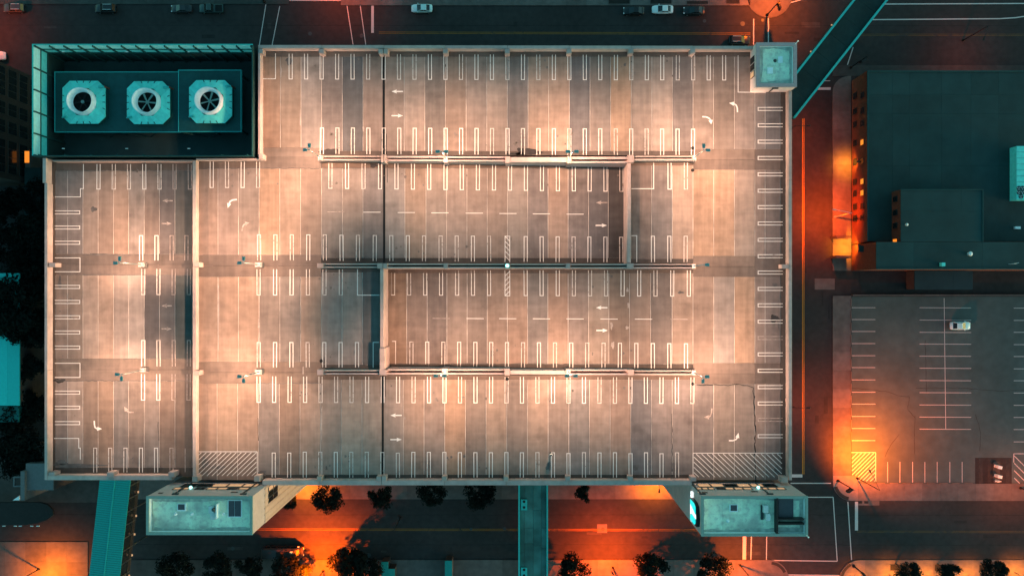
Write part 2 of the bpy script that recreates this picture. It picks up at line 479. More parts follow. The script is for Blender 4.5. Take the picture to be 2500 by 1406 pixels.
def walk(x0, y0, x1, y1, rad={}, color=(1, 1, 1), slab=0, name="sidewalk"):
    """one raised pavement; slab > 0 lays separate slabs of that many pixels on it"""
    root = MB().prism(round_poly(x0, y0, x1, y1, 0.13, rad), -0.3, 0.13).build(name, M['walk'], kind="structure", color=color)
    if slab:
        nx = max(1, round((x1-x0)/slab)); ny = max(1, round((y1-y0)/slab))
        sh = {}
        for i in range(nx):
            for j in range(ny):
                xa, xb = x0+(x1-x0)*i/nx, x0+(x1-x0)*(i+1)/nx
                ya, yb = y0+(y1-y0)*j/ny, y0+(y1-y0)*(j+1)/ny
                skip = False
                for k, r in rad.items():
                    cx = x0 if 'l' in k else x1; cy = y0 if 't' in k else y1
                    if abs((xa+xb)/2-cx) < r and abs((ya+yb)/2-cy) < r: skip = True
                if skip: continue
                p = U((xa+xb)/2, (ya+yb)/2, 0.13)
                key = (round(xb-xa, 2), round(yb-ya, 2))
                if key not in sh:
                    w_, h_ = (xb-xa)*HC/F/2-.02, (yb-ya)*HC/F/2-.02
                    mb = MB().box(-w_, -h_, 0.0, w_, h_, 0.02)
                    me = bpy.data.meshes.new("paving_slab")
                    me.from_pydata(mb.v, [], mb.f); me.materials.append(M['walk'])
                    sh[key] = me
                k = rnd.uniform(.82, 1.12)
                s = link("paving_slab", sh[key], root, (k*color[0], k*color[1], k*color[2]))
                s.location = (p.x, p.y, 0.13)
    return root

walk(300, 1080, 1826, 1218, {"br": 30}, slab=46)                        # below the garage's south face
walk(300, 1366, 900, 1460, slab=47, color=(.55, .55, .55))
walk(900, 1366, 1926, 1460, {"tr": 48}, slab=47)                        # far side of the south street
walk(2048, 1366, 2600, 1460, {"tl": 52}, slab=46)
se = walk(2033, 722, 2078, 1222, {"bl": 46, "tl": 8}, slab=45)
walk(2078, 1180, 2600, 1222, slab=42)
ne = walk(2033, 186, 2078, 661, {"tl": 40, "bl": 14}, slab=45)
walk(2033, 160, 2600, 186, {"tl": 20}, color=(.5, .5, .5))
walk(-120, -80, 706, 11, {"br": 18}, color=(.45, .55, .55), slab=46)
walk(832, -80, 1832, 14, {"bl": 14, "br": 12}, slab=50)
c = U(1878, -12, .13)
MB().lathe([(0, .15), (5.0, .15), (5.15, .1), (5.15, -.2)], (c.x, c.y, 0), 32, False).build("sidewalk", M['walk'], kind="structure", color=(.9, .85, .8))
walk(560, 150, 1830, 262, slab=0)                                       # hidden foot of the north face
# pale corner slabs and tactile strips
def arc_strip(px, py, r0, r1, a0, a1, parent, n=10, z=.16):
    mb = MB(); v = []
    for i in range(n+1):
        a = R(a0+(a1-a0)*i/n)
        for r in (r0, r1):
            p = U(px+r*math.cos(a), py+r*math.sin(a), z); v.append(p)
    mb.add(v, [(2*i, 2*i+1, 2*i+3, 2*i+2) for i in range(n)])
    mb.add([(p.x, p.y, p.z+.012) for p in v], [(2*i, 2*i+1, 2*i+3, 2*i+2) for i in range(n)])
    return mb.build("tactile_strip", M['tactile'], parent)
pl = MB().prism(round_poly(2034, 1161, 2094, 1221, .17, {"bl": 45}), .13, .156).build("corner_paving", M['walk'], kind="structure", color=(1.5, 1.4, 1.4))
arc_strip(2079, 1177, 36, 44, 100, 165, pl, z=.16)
pr = MB().prism(round_poly(2049, 1367, 2112, 1440, .17, {"tl": 50}), .13, .156).build("corner_paving", M['walk'], kind="structure", color=(1.3, 1.2, 1.2))
arc_strip(2100, 1418, 43, 50, 185, 240, pr)
pq = MB().prism(round_poly(1800, 1367, 1925, 1440, .17, {"tr": 46}), .13, .156).build("corner_paving", M['walk'], kind="structure", color=(1.1, 1.0, 1.0))
arc_strip(1880, 1413, 36, 43, 275, 335, pq)
# plaza in the south-west corner
walk(-140, 1322, 214, 1470, slab=52, color=(.8, .75, .7), name="plaza")
walk(-140, 1080, 260, 1226, color=(.55, .55, .55), name="plaza")

# the open car park beyond the side street
a = rect_px(2079, 724, 2700, 1180, .02)
lot = MB().box(a[0], a[1], -.2, a[2], a[3], .02).build("parking_lot", M['lot'], kind="structure")
def lot_line(p, q, w=1.35, m='road_white'):
    mb = MB(); gseg(mb, p, q, w, .026); mb.build("stall_line", M[m], lot)
for y in (751, 780, 809, 838.5, 868, 897, 927, 957, 986, 1016, 1045.5, 1075):
    lot_line((2079.5, y), (2137, y))
for y in (751, 781, 811, 839.5, 869, 898.5, 928.5, 958, 988, 1017.5, 1047):
    lot_line((2245, y), (2371, y+.6))
for y in (752, 782, 811, 841, 870, 900, 929, 959, 989, 1018.5, 1048, 1078):
    lot_line((2475, y), (2600, y))
lot_line((2305, 728), (2309, 1047))
for x in (2167, 2197, 2228, 2258, 2288, 2319, 2349):
    lot_line((x, 1127), (x, 1177))
mb = MB()
for p, q in (((2079, 1104), (2138, 1104)), ((2138, 1104), (2138, 1175))): gseg(mb, p, q, 1.8, .026)
for k in range(-6, 6):
    # stripes at 45 degrees clipped to the box
    c0 = 10*k + 5
    pts = []
    for t in range(0, 1000):
        x = 2080 + t*0.06; y = 1174 - (t*0.06) + c0*1.0
        if 1105 <= y <= 1174 and x <= 2137: pts.append((x, y))
    if len(pts) > 20: gseg(mb, pts[0], pts[-1], 1.9, .026)
mb.build("hatched_area", M['road_white'], lot)
mb = MB()
for p, q in (((2475, 1107), (2600, 1107)), ((2475, 1107), (2475, 1128))): gseg(mb, p, q, 1.8, .026)
for k in range(4):
    gseg(mb, (2476+0, 1112+18*k), (2476+46-4*k, 1158+14*k), 1.8, .026)
mb.build("hatched_area", M['road_white'], lot)
a = rect_px(2381, 1117, 2470, 1222, .03)
MB().box(a[0], a[1], .02, a[2], a[3], .045).build("driveway", M['asphalt'], kind="structure")
a = rect_px(2400, 1128, 2463, 1222, .05)
for i in range(4):
    xx = 2390+i*22
    a = rect_px(xx, 1119, xx+9, 1221, .05)
    MB().box(a[0], a[1], .045, a[2], a[3], .05).build("tyre_track", M['stain'], kind="structure")
for s, pts in enumerate((([(2079, 947), (2130, 951), (2170, 957), (2190, 965), (2220, 968)]), ([(2236, 948), (2310, 946), (2380, 949), (2440, 955), (2500, 952)]),
                         ([(2220, 968), (2216, 1000), (2234, 1020)]), ([(2160, 1115), (2175, 1085), (2195, 1060)]), ([(2234, 1015), (2232, 1110)]), ([(2382, 1010), (2395, 1060), (2392, 1100)]), ([(2259, 830), (2262, 960)]))):
    crack(pts, 1.5, .025, lot, 'stain', s+3)

# ================================================================== THE GARAGE
G = thing("parking_garage", "large concrete parking garage with an empty lamplit roof deck, ramps and painted stalls", "parking garage", (0, 0, 0))

# ---- lower floors: slabs, facade bands, dark inside (foot print follows the parapet line)
def zrect(x0, y0, x1, y1):
    a, b = U(x0, y0, 38.45), U(x1, y1, 38.45)
    return a.x, b.y, b.x, a.y
foot = [zrect(632, 113, 1931, 1181), zrect(111, 393, 632, 1164)]
for k, (x0, y0, x1, y1) in enumerate(foot):
    MB().box(x0+1.2, y0+1.2, 0, x1-1.2, y1-1.2, 32.2).build("interior", M['core'], G)
for fl in range(10):
    z = 3.2*fl + 2.6
    for (x0, y0, x1, y1) in foot:
        MB().box(x0+.35, y0+.35, z-.25, x1-.35, y1-.35, z).build("floor_slab", M['wall'], G, color=(.8, .8, .8))
        for bx in ((x0+.1, y0+.1, x1-.1, y0+.3), (x0+.1, y1-.3, x1-.1, y1-.1), (x0+.1, y0+.31, x0+.3, y1-.31), (x1-.3, y0+.31, x1-.1, y1-.31)):
            MB().box(bx[0], bx[1], z-.6, bx[2], bx[3], z+1.0).build("facade_band", M['wall'], G, color=(.9, .9, .9))
for (x0, y0, x1, y1) in foot:
    n = int((x1-x0)/10.7); 
    for i in range(n+1):
        x = x0+.8+(x1-x0-1.6)*i/n
        for y in (y0+.7, y1-.7):
            MB().box(x-.35, y-.35, 0, x+.35, y+.35, 36.4).build("facade_column", M['wall'], G)

# ---- deck panels
PALE = (1.0, 1.0, 1.0)
def tint(seed_k=None, special=None):
    if special: return special
    b = rnd.uniform(.74, 1.18); c_ = rnd.uniform(-.10, .11)
    return (b*(1+c_), b, b*(1-c_*.8))
BLUE = (.40, .50, .60); BLUE2 = (.54, .62, .72); GREY = (.70, .75, .82); DARK = (.30, .34, .39); DARKT = (.26, .36, .38); TAN = (1.26, 1.06, .88)
NPAN = [0]
def panel(x0, y0, x1, y1, reg, color, gx=.042, gy=.01, name="deck_panel", dz=0.0):
    tl, tr, br, bl = W(x0, y0, reg, dz), W(x1, y0, reg, dz), W(x1, y1, reg, dz), W(x0, y1, reg, dz)
    j = rnd.uniform(-.003, .003)
    top = [Vector((tl.x+gx, tl.y-gy, tl.z+j)), Vector((bl.x+gx, bl.y+gy, bl.z+j)), Vector((br.x-gx, br.y+gy, br.z+j)), Vector((tr.x-gx, tr.y-gy, tr.z+j))]
    NPAN[0] += 1
    return MB().hull4(top, .22).build(name, M['deck'], G, color=color)
def seal(x0, y0, x1, y1, reg):
    c4 = [W(x0, y0, reg, -.03), W(x0, y1, reg, -.03), W(x1, y1, reg, -.03), W(x1, y0, reg, -.03)]
    MB().hull4(c4, .05).build("joint_sealant", M['seal'], G)
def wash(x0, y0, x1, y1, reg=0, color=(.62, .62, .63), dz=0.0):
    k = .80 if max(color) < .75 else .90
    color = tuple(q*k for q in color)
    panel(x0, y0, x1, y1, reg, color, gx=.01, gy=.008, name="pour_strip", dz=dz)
def strip(xs, y0, y1, reg, special={}):
    seal(xs[0], y0, xs[-1], y1, reg)
    for i in range(len(xs)-1):
        panel(xs[i], y0, xs[i+1], y1, reg, tint(special=special.get(i)))

# row 1
xs = [634.0+50.4*i for i in range(22)]; xs[-1] = 1692
strip(xs[:4], 139.5, 361, 0, {0: (1.0, .86, .74), 1: (1.0, .95, .88)})
strip([785.2]+xs[4:], 139.5, 369, 0, {0: GREY, 1: BLUE, 2: (.85, .82, .82), 3: (1.0, .98, .97), 7: (.95, .95, .96), 9: GREY, 12: BLUE2, 13: (.80, .82, .84), 14: TAN, 17: GREY})
strip([1692, 1742, 1793, 1843], 139.5, 365, 0, {2: (.9, .9, .92)})
strip([1843, 1868, 1905], 226, 365, 0, {0: GREY, 1: BLUE2})
wash(634, 127, 1843, 139.3)
wash(785.4, 369.2, 1692, 380, color=(.48, .48, .49))
wash(634, 361.2, 785, 384, color=(.92, .90, .88)); wash(634, 384.2, 785, 412, color=(.80, .78, .77))
wash(478, 394, 633.8, 412, color=(.66, .62, .60))
# row 2
strip([478, 532, 582, 632.5, 683, 734, 785], 412, 622, 0, {0: (.98, .90, .86), 1: (.94, .90, .90), 2: (.95, .95, .95), 3: TAN, 4: (1.14, 1.04, .94)})
x2 = [785.2, 836, 886, 937, 988.5, 1040, 1090.5, 1140, 1189.5, 1239, 1288.5, 1338, 1387, 1437, 1485, 1530.5]
strip(x2, 411, 629.8, 2, {2: GREY, 4: (1.05, .98, .90), 5: (.98, 1.0, 1.0), 9: (.95, 1.0, 1.02), 10: GREY, 12: GREY, 13: BLUE2, 14: DARK})
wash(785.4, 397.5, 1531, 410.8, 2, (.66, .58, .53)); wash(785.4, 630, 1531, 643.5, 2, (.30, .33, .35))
strip([1541, 1591, 1641.5, 1692], 405, 632, 0, {0: (.74, .72, .74), 1: GREY})
wash(1541.5, 393.5, 1692, 404.8, color=(.70, .62, .58)); wash(1541.5, 632.2, 1692, 643.5, color=(.5, .51, .53))
wash(478, 622.2, 785, 649, color=(.70, .68, .68)); wash(478, 649.2, 785, 675.8, color=(.74, .71, .70))
# row 3
strip([478, 532, 582, 632.5, 683, 734, 785], 676, 883, 0, {0: (1.1, .98, .88), 1: (1.12, 1.0, .9), 2: (1.1, .98, .88), 5: (1.0, .92, .86)})
strip([785.2, 835, 885, 927], 665, 890, 0, {0: (.92, .96, 1.02), 1: (1.12, 1.1, 1.12), 2: (.50, .55, .60)})
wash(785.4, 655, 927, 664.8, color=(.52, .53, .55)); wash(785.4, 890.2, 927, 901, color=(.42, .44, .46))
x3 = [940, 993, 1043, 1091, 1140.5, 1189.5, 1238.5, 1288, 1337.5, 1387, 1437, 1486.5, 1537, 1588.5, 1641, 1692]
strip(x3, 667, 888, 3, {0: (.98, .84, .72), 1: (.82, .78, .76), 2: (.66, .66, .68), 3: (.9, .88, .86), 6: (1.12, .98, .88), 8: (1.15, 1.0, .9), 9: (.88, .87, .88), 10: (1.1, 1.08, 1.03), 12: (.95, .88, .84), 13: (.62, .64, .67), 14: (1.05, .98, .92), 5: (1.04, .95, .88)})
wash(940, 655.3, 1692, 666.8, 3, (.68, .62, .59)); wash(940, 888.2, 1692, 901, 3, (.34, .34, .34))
wash(478, 883.2, 785, 909, color=(.78, .73, .69)); wash(478, 909.2, 785, 935.8, color=(.86, .80, .75))
# row 4
strip([478, 530, 580, 631], 936, 1104, 0, {0: (1.06, .96, .87), 1: (1.12, 1.02, .9), 2: (1.05, .95, .86)})
strip([478, 530, 580, 631], 1104.2, 1171, 0, {0: (.72, .70, .70), 1: (.80, .75, .72), 2: (.78, .72, .7)})
x4 = [631.2+50.5*i for i in range(22)]; x4[3] = 782.6; x4[-1] = 1692
strip(x4[:4], 936, 1158, 0)
strip(x4[3:], 927, 1158, 0, {3: (.98, .96, .95), 5: (.86, .84, .83), 6: TAN, 7: (.84, .82, .80), 8: (1.16, 1.06, .96), 9: (.84, .81, .79), 10: (1.16, 1.08, 1.0), 11: (.96, .95, .94), 14: (1.0, .9, .85), 15: BLUE2, 16: GREY, 17: GREY})
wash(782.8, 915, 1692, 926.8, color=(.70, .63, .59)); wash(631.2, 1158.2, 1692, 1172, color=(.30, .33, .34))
# east bay
for y0, y1 in ((415, 625), (676, 886), (937, 1105), (1105.2, 1171)):
    sp = {0: TAN, 1: TAN} if y0 < 600 else {0: (.92, .86, .82), 2: TAN} if y0 < 900 else {0: GREY, 1: (.8, .82, .83), 2: (.72, .74, .76)}
    strip([1692, 1742.5, 1793, 1843], y0, y1, 0, sp)
    strip([1843.2, 1868, 1905], y0, y1, 0, {0: (.78, .75, .76), 1: (.66, .66, .70)})
for y0, y1 in ((365.2, 414.8), (625.2, 675.8), (886.2, 936.8)):
    wash(1692, y0, 1843, (y0+y1)/2, color=(.80, .75, .72)); wash(1692, (y0+y1)/2+.2, 1843, y1, color=(.74, .70, .68))
    wash(1843.2, y0, 1905, y1, color=(.60, .58, .59))
wash(1905.2, 226, 1919, 1172, color=(.36, .37, .39))
wash(1843.2, 127, 1919, 225.8, color=(.55, .5, .46))
# west block
xl = [136, 165, 202.3, 239.5, 277, 314, 352, 389, 427, 469]
for n_, (y0, y1) in enumerate(((417, 620), (672, 875), (930, 1141))):  # last slabs darker: bluish concrete, with the lamps' falloff painted into the tint
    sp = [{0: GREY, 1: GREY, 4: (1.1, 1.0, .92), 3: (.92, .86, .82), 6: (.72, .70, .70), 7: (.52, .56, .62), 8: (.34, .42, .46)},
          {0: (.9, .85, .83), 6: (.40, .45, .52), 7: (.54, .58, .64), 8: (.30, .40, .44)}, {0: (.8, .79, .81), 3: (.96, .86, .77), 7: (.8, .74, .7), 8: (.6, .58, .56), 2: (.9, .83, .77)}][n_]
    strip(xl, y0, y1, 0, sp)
wash(136, 395, 469, 416.8, color=(.54, .53, .52)); wash(136, 620.2, 469, 646, color=(.72, .72, .73)); wash(136, 646.2, 469, 671.8, color=(.76, .74, .74))
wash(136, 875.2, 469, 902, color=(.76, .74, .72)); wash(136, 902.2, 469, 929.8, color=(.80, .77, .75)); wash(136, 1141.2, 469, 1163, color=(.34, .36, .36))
wash(127, 395, 135.8, 1163, color=(.52, .48, .44))

# ---- expansion joint
def deck_strip(name, x0, y0, x1, y1, reg, m, dz=.012):
    mb = MB().quad(W(x0, y1, reg, dz), W(x1, y1, reg, dz), W(x1, y0, reg, dz), W(x0, y0, reg, dz))
    return mb.build(name, M[m], G)
for x0, y0, x1, y1, reg in ((934.2, 131, 939.6, 379, 0), (935.2, 400, 940.6, 642, 2), (931.8, 917, 937, 1165, 0)):
    deck_strip("expansion_joint", x0, y0, x1, y1, reg, 'rubber')
for x, y0, y1, reg in ((931, 327, 377, 0), (943, 327, 377, 0), (930, 395, 446, 2), (945.5, 395, 446, 2), (928.5, 918, 968, 0), (940.5, 918, 968, 0)):
    deck_strip("expansion_joint", x-.6, y0, x+.6, y1, reg, 'rubber', .008)

# ---- stains, cracks
def blob(cx, cy, rx, ry, seed, reg=0, name="stain", m='stain', flat=None):
    rr = random.Random(seed); n = 26; P = []
    ph = [rr.uniform(0, 6.28) for _ in range(4)]
    for i in range(n):
        t = 2*math.pi*i/n
        k = 1+.18*math.sin(3*t+ph[0])+.12*math.sin(5*t+ph[1])+.08*math.sin(9*t+ph[2])
        y = cy+ry*k*math.sin(t)
        if flat is not None: y = min(y, flat)
        P.append(W(cx+rx*k*math.cos(t), y, reg, .010))
    mb = MB().add(P[::-1], [tuple(range(n))])
    return mb.build(name, M[m], G)
MS = mat("soft_stain", (0.10, 0.092, 0.088), 0.8, 0.3, 1.2); M['softstain'] = MS
blob(1288, 372, 30, 10, 4, 0, flat=379); blob(1262, 376, 24, 4, 6, 0, flat=379); blob(805, 372, 22, 9, 5, flat=378)
blob(912, 405, 9, 5, 7, 2); blob(1891, 778, 11, 9, 8); blob(1893, 697, 7, 6, 9, m='softstain'); blob(1901, 790, 2.5, 12, 19, m='softstain')
blob(706, 150, 8, 9, 12, m='softstain'); blob(229, 511, 8, 6, 13, m='softstain'); blob(783, 380, 0.1, 0.1, 1)
blob(150, 1128, 14, 6, 15, m='softstain'); blob(190, 1136, 60, 5, 16, m='softstain'); blob(145, 929, 14, 5, 17); blob(500, 1128, 9, 12, 18, m='softstain'); blob(530, 1140, 22, 4, 29, m='softstain')
blob(1900, 1145, 9, 12, 20, m='softstain'); blob(1662, 714, 8, 3, 21, 3, m='softstain'); blob(1340, 1138, 7, 10, 22, m='softstain'); blob(1552, 1140, 8, 7, 33, m='softstain')
blob(146, 690, 4, 16, 23, m='softstain'); blob(640, 1155, 10, 7, 24, m='softstain'); blob(240, 621, 22, 2.5, 25, m='softstain'); blob(790, 880, 9, 7, 26, m='softstain')
M['patch'] = mat('pale_patch', (0.33, 0.28, 0.25), 0.8, 0.2, 1.0)
for q_ in ((1493, 795, 3, 9, 41, 3), (1496, 842, 4, 8, 42, 3), (1532, 708, 3, 5, 43, 3), (1534, 745, 2, 7, 44, 3), (1531, 800, 4, 4, 45, 3), (968+20, 1020, 2, 3, 46, 0), (686, 175, 1.6, 14, 47, 0), (533, 760, 2.2, 80, 48, 0), (733, 290, 1.2, 20, 49, 0), (887, 315, 2, 6, 50, 0), (740, 905, 1.5, 10, 52, 0), (785, 1030, 2, 40, 53, 0), (632, 790, 2, 14, 54, 0), (632, 835, 2.4, 10, 55, 0)):
    blob(*q_, name='patch', m='patch')
DK = lambda x, y: W(x, y, 0, .011)
crack([(1700, 938), (1760, 940), (1815, 939), (1838, 945), (1841, 970)], 3.0, 0, G, 'stain', 5, DK)
crack([(1841, 965), (1842, 1000), (1844, 1060), (1842, 1120), (1845, 1176)], 3.0, 0, G, 'rubber', 6, DK)
for k, (x, y0, y1) in enumerate(((386, 1030, 1075), (630, 1020, 1075), (1640, 1010, 1150))):
    crack([(x, y0), (x+1, y1)], 1.4, 0, G, 'stain', 30+k, DK)
for k, (pts) in enumerate(([(140, 418), (300, 417), (468, 418)], [(205, 621), (300, 622), (468, 621)], [(200, 672), (300, 671), (468, 672)], [(300, 876), (468, 877)], [(135, 929), (300, 929), (468, 929)], [(485, 412), (640, 411), (780, 412)], [(635, 935), (780, 936)])):
    crack(pts, 2.2, 0, G, 'softstain', 50+k, DK)
D2 = lambda x, y: W(x, y, 2, .011); D3 = lambda x, y: W(x, y, 3, .011)
crack([(790, 411), (1200, 411), (1530, 412)], 2.0, 0, G, 'softstain', 60, D2); crack([(945, 888), (1300, 888), (1690, 889)], 2.4, 0, G, 'softstain', 61, D3)

# small oil drips in the stalls: nobody could count them, one part
rs_ = random.Random(77); oil = MB()
for (xa, xb_, ya, yb2, reg) in ((640, 1800, 145, 185, 0), (790, 1690, 322, 372, 0), (490, 780, 402, 450, 0), (800, 1520, 415, 455, 2), (640, 1520, 585, 628, 2), (640, 900, 668, 715, 0), (960, 1680, 670, 715, 3), (640, 900, 842, 885, 0), (960, 1680, 842, 885, 3), (640, 1690, 930, 978, 0), (640, 1660, 1110, 1155, 0), (1855, 1900, 270, 1060, 0), (140, 190, 500, 1060, 0), (230, 460, 410, 455, 0), (240, 440, 1100, 1145, 0)):
    if reg == 2: xa = max(xa, 790)
    for _ in range(int((xb_-xa)*(yb2-ya)/2300)):
        cx, cy = rs_.uniform(xa, xb_), rs_.uniform(ya, yb2)
        for q in range(rs_.choice((1, 1, 2, 3))):
            r0 = rs_.uniform(.8, 3.2); ox, oy = cx+rs_.gauss(0, 3), cy+rs_.gauss(0, 4)
            P = [W(ox+r0*(1+.3*math.sin(3*t_+ox))*math.cos(t_), oy+r0*1.2*math.sin(t_), reg, .0125) for t_ in [6.283*k/9 for k in range(9)]]
            oil.add(P[::-1], [tuple(range(9))])
M['oil'] = mat("oil_spot", (0.135, 0.115, 0.103), 0.6, 0.3, 1.2)
oil.build("oil_stain", M['oil'], G, kind="stuff")

# ---- stall markings
def mark(lines, reg=0, wpx=1.65, m='paint', name="stall_marking", dz=.014):
    mb = MB()
    for k, (p, q) in enumerate(lines):
        a, b = W(*p, reg, dz+.0012*k), W(*q, reg, dz+.0012*k)
        d = b-a; d.normalize(); n = Vector((-d.y, d.x, 0)).normalized()*(wpx*.0703/2)
        mb.add([a-n, b-n, b+n, a+n], [(0, 1, 2, 3)])
    return mb.build(name, M[m], G)
NM = [0]
def pin(x, yo, yc, reg=0, half=3.9, m='paint'):
    if m == 'paint' and rnd.random() < .35: m = 'paint_mid'
    s = 1 if yc > yo else -1
    j = rnd.uniform(-.4, .4)
    mark([((x-half+j, yo), (x-half, yc)), ((x+half+j, yo), (x+half, yc)), ((x-half-.9, yc-s*.9), (x+half+.9, yc-s*.9))], reg, m=m); NM[0] += 1
def pinh(y, xo, xc, half=3.7, m='paint', reg=0):
    s = 1 if xc > xo else -1
    mark([((xo, y-half), (xc, y-half)), ((xo, y+half), (xc, y+half)), ((xc-s*.9, y-half-.9), (xc-s*.9, y+half+.9))], reg, m=m); NM[0] += 1
def lerp(a, b, t): return a+(b-a)*t
for i in range(29):
    t = i/28; pin(709.6+37.8*i, lerp(132, 136, t), lerp(194.5, 197, t))
for i in range(25):
    t = i/24; pin(786+37.75*i, lerp(376.5, 379, t), lerp(312, 315, t))
for x in (516.7, 554.4, 592.3, 630): pin(x, 395, 459)
for x in (806.5, 847.4, 887.4, 927.8, 968, 1008, 1047.8, 1087.6, 1127.3, 1166.7, 1206, 1245, 1284, 1323, 1362, 1400.9, 1439.4, 1478.3, 1517):
    t = (x-806)/(1517-806); pin(x, lerp(398, 405.5, t), lerp(461, 468.5, t), 2, m='paint')
for x in (632.3, 672.4, 712.4, 752.7, 793): pin(x, 635.7, 572.6)
for x in (833.7, 874, 915, 955.3, 995.6, 1035.3, 1075.6, 1115, 1154.5, 1193.9, 1283.5, 1322.3, 1361.5, 1400.3, 1438.8, 1478, 1516.5):
    t = (x-833)/(1517-833); pin(x, lerp(637, 640, t), lerp(573.5, 578.5, t), 2)
for x in (1634.8, 1674.5): pin(x, 398, 463)
for x in (1594, 1634, 1674): pin(x, 640, 576)
for x in (631.4, 671.5, 711.8, 751.8, 792, 832): pin(x, 657.5, 721)
for x in (959.7, 998.9, 1038, 1076.8, 1116, 1154.8, 1193.9, 1283.5, 1322.3, 1361.7, 1401, 1440.6, 1479.7, 1520, 1560.4, 1600.4, 1641, 1681.6):
    pin(x, 660, lerp(721, 724, (x-960)/720), 3)
for x in (631.7, 671.5, 711.5, 751, 791.8, 831.6, 871.6): pin(x, 896.5, 835)
for x in (1004.5, 1043, 1082.5, 1121, 1160.5, 1199.3, 1237.8, 1277, 1315.8, 1354.9, 1394.6, 1433.7, 1473.5, 1513.5, 1553.5, 1593.8, 1634, 1674.8):
    pin(x, lerp(894.5, 899, (x-1000)/675), lerp(833.5, 838, (x-1000)/675), 3)
for i in range(29):
    t = i/28
    if abs(631.4+37.82*i-934) < 6: continue
    pin(631.4+37.82*i, lerp(918.5, 921, t), lerp(982.5, 985.5, t))
for x in (930.6, 937.9): mark([((x, 919), (x, 983))], 0)
for i in range(27):
    t = i/26; pin(668.3+37.87*i, 1164.8, 1102+rnd.choice((0, 0, 2.2, .5))+t*1.8)
for i in range(21):
    if i == 10 or True: pinh(266.6+39.88*i, 1911, 1850, m='paint_worn' if i in (14, 19) else 'paint')
for y in (518.7, 555.7, 592.7, 700.4, 737, 774.4, 811.4, 848.2, 958, 994.8, 1032.3): pinh(y, 134, 195.5)
for x in (240.3, 277.6, 314.8, 352.4, 389.4, 426.3, 463.6): pin(x, 401, 463, m='paint_worn' if x > 420 else 'paint')
for x in (344.4, 382, 419, 455.3): pin(x, 636, 574.5, m='paint_worn' if x > 410 else 'paint')
for x in (349.5, 386.8, 423.8, 460.8): pin(x, 656.6, 720, m='paint_worn' if x > 410 else 'paint')
for x in (349.8, 386.8, 424, 461): pin(x, 894, 830, m='paint_worn' if x > 410 else 'paint')
for x in (349.2, 386.5, 423.5, 460.3): pin(x, 913, 977, m='paint_worn' if x > 410 else 'paint')
for x in (232.4, 269, 306.3, 344.1, 381, 418.6): pin(x, 1152.4, 1092.4, m='paint_worn' if x > 410 else 'paint')
# odd markings
mark([((672.6, 131), (672.6, 193.5)), ((640, 193), (673.4, 193))])
mark([((1802, 136), (1802, 226.4)), ((1801, 225.6), (1870, 226.4))])
mark([((1596, 398), (1596, 461.5)), ((1541.5, 461), (1597, 461))]); mark([((1554.6, 640), (1554.6, 575.5)), ((1541.5, 575.5), (1555.5, 575.5))])
mark([((872.8, 657), (872.8, 721)), ((872, 720.5), (927, 720.5))]); mark([((911, 897), (911, 835.5)), ((910, 835.5), (926, 835.5))])
mark([((966, 895), (966, 833)), ((945, 833), (967, 833))], 3)
mark([((203.6, 401), (203.6, 461)), ((196, 461), (204.5, 461)), ((196.3, 460.5), (196.3, 481)), ((134, 481), (197, 481))])
mark([((132, 1069.6), (192.5, 1069.6)), ((192.3, 1069), (192.3, 1093)), ((191.5, 1093), (196.8, 1093)), ((196, 1093), (196, 1121))])
mark([((452, 1094), (452, 1152))], m='paint_worn')
for y0, y1 in ((629.6, 663.5), (886.4, 921)):
    mark([((134, y0), (196, y0)), ((134, y1), (196, y1)), ((195.3, y0), (195.3, y1))])
for yo, yc, reg, up in ((640, 577, 2, 1), (660, 722, 3, 0)):
    s = 1 if yc > yo else -1
    L_ = [((1233, yo), (1233, yc)), ((1244.6, yo), (1244.6, yc)), ((1232, yc), (1245.5, yc))]
    for k in range(5):
        yy = yc-s*(6+12*k)
        L_.append(((1233, yy-6 if True else yy), (1244.6, yy+6)) if s < 0 else ((1244.6, yy-6), (1233, yy+6)))
    mark(L_, reg, name="hatched_stall", dz=.014)
# dashed centre lines on the ramps
for k, x in enumerate((819.5, 908, 992, 1074, 1158, 1240, 1322, 1404)):
    y = 517.5+.8*k; mark([((x-21, y), (x+21, y))], 2, 1.5, 'paint' if k not in (0,) else 'paint_worn', name="lane_dash")
for k, x in enumerate((1077, 1160, 1239.5, 1322, 1404, 1487, 1571, 1658)):
    mark([((x-21, 777+.3*k), (x+21, 777.4+.3*k))], 3, 1.5, 'paint' if k not in (0, 7) else 'paint_worn', name="lane_dash")
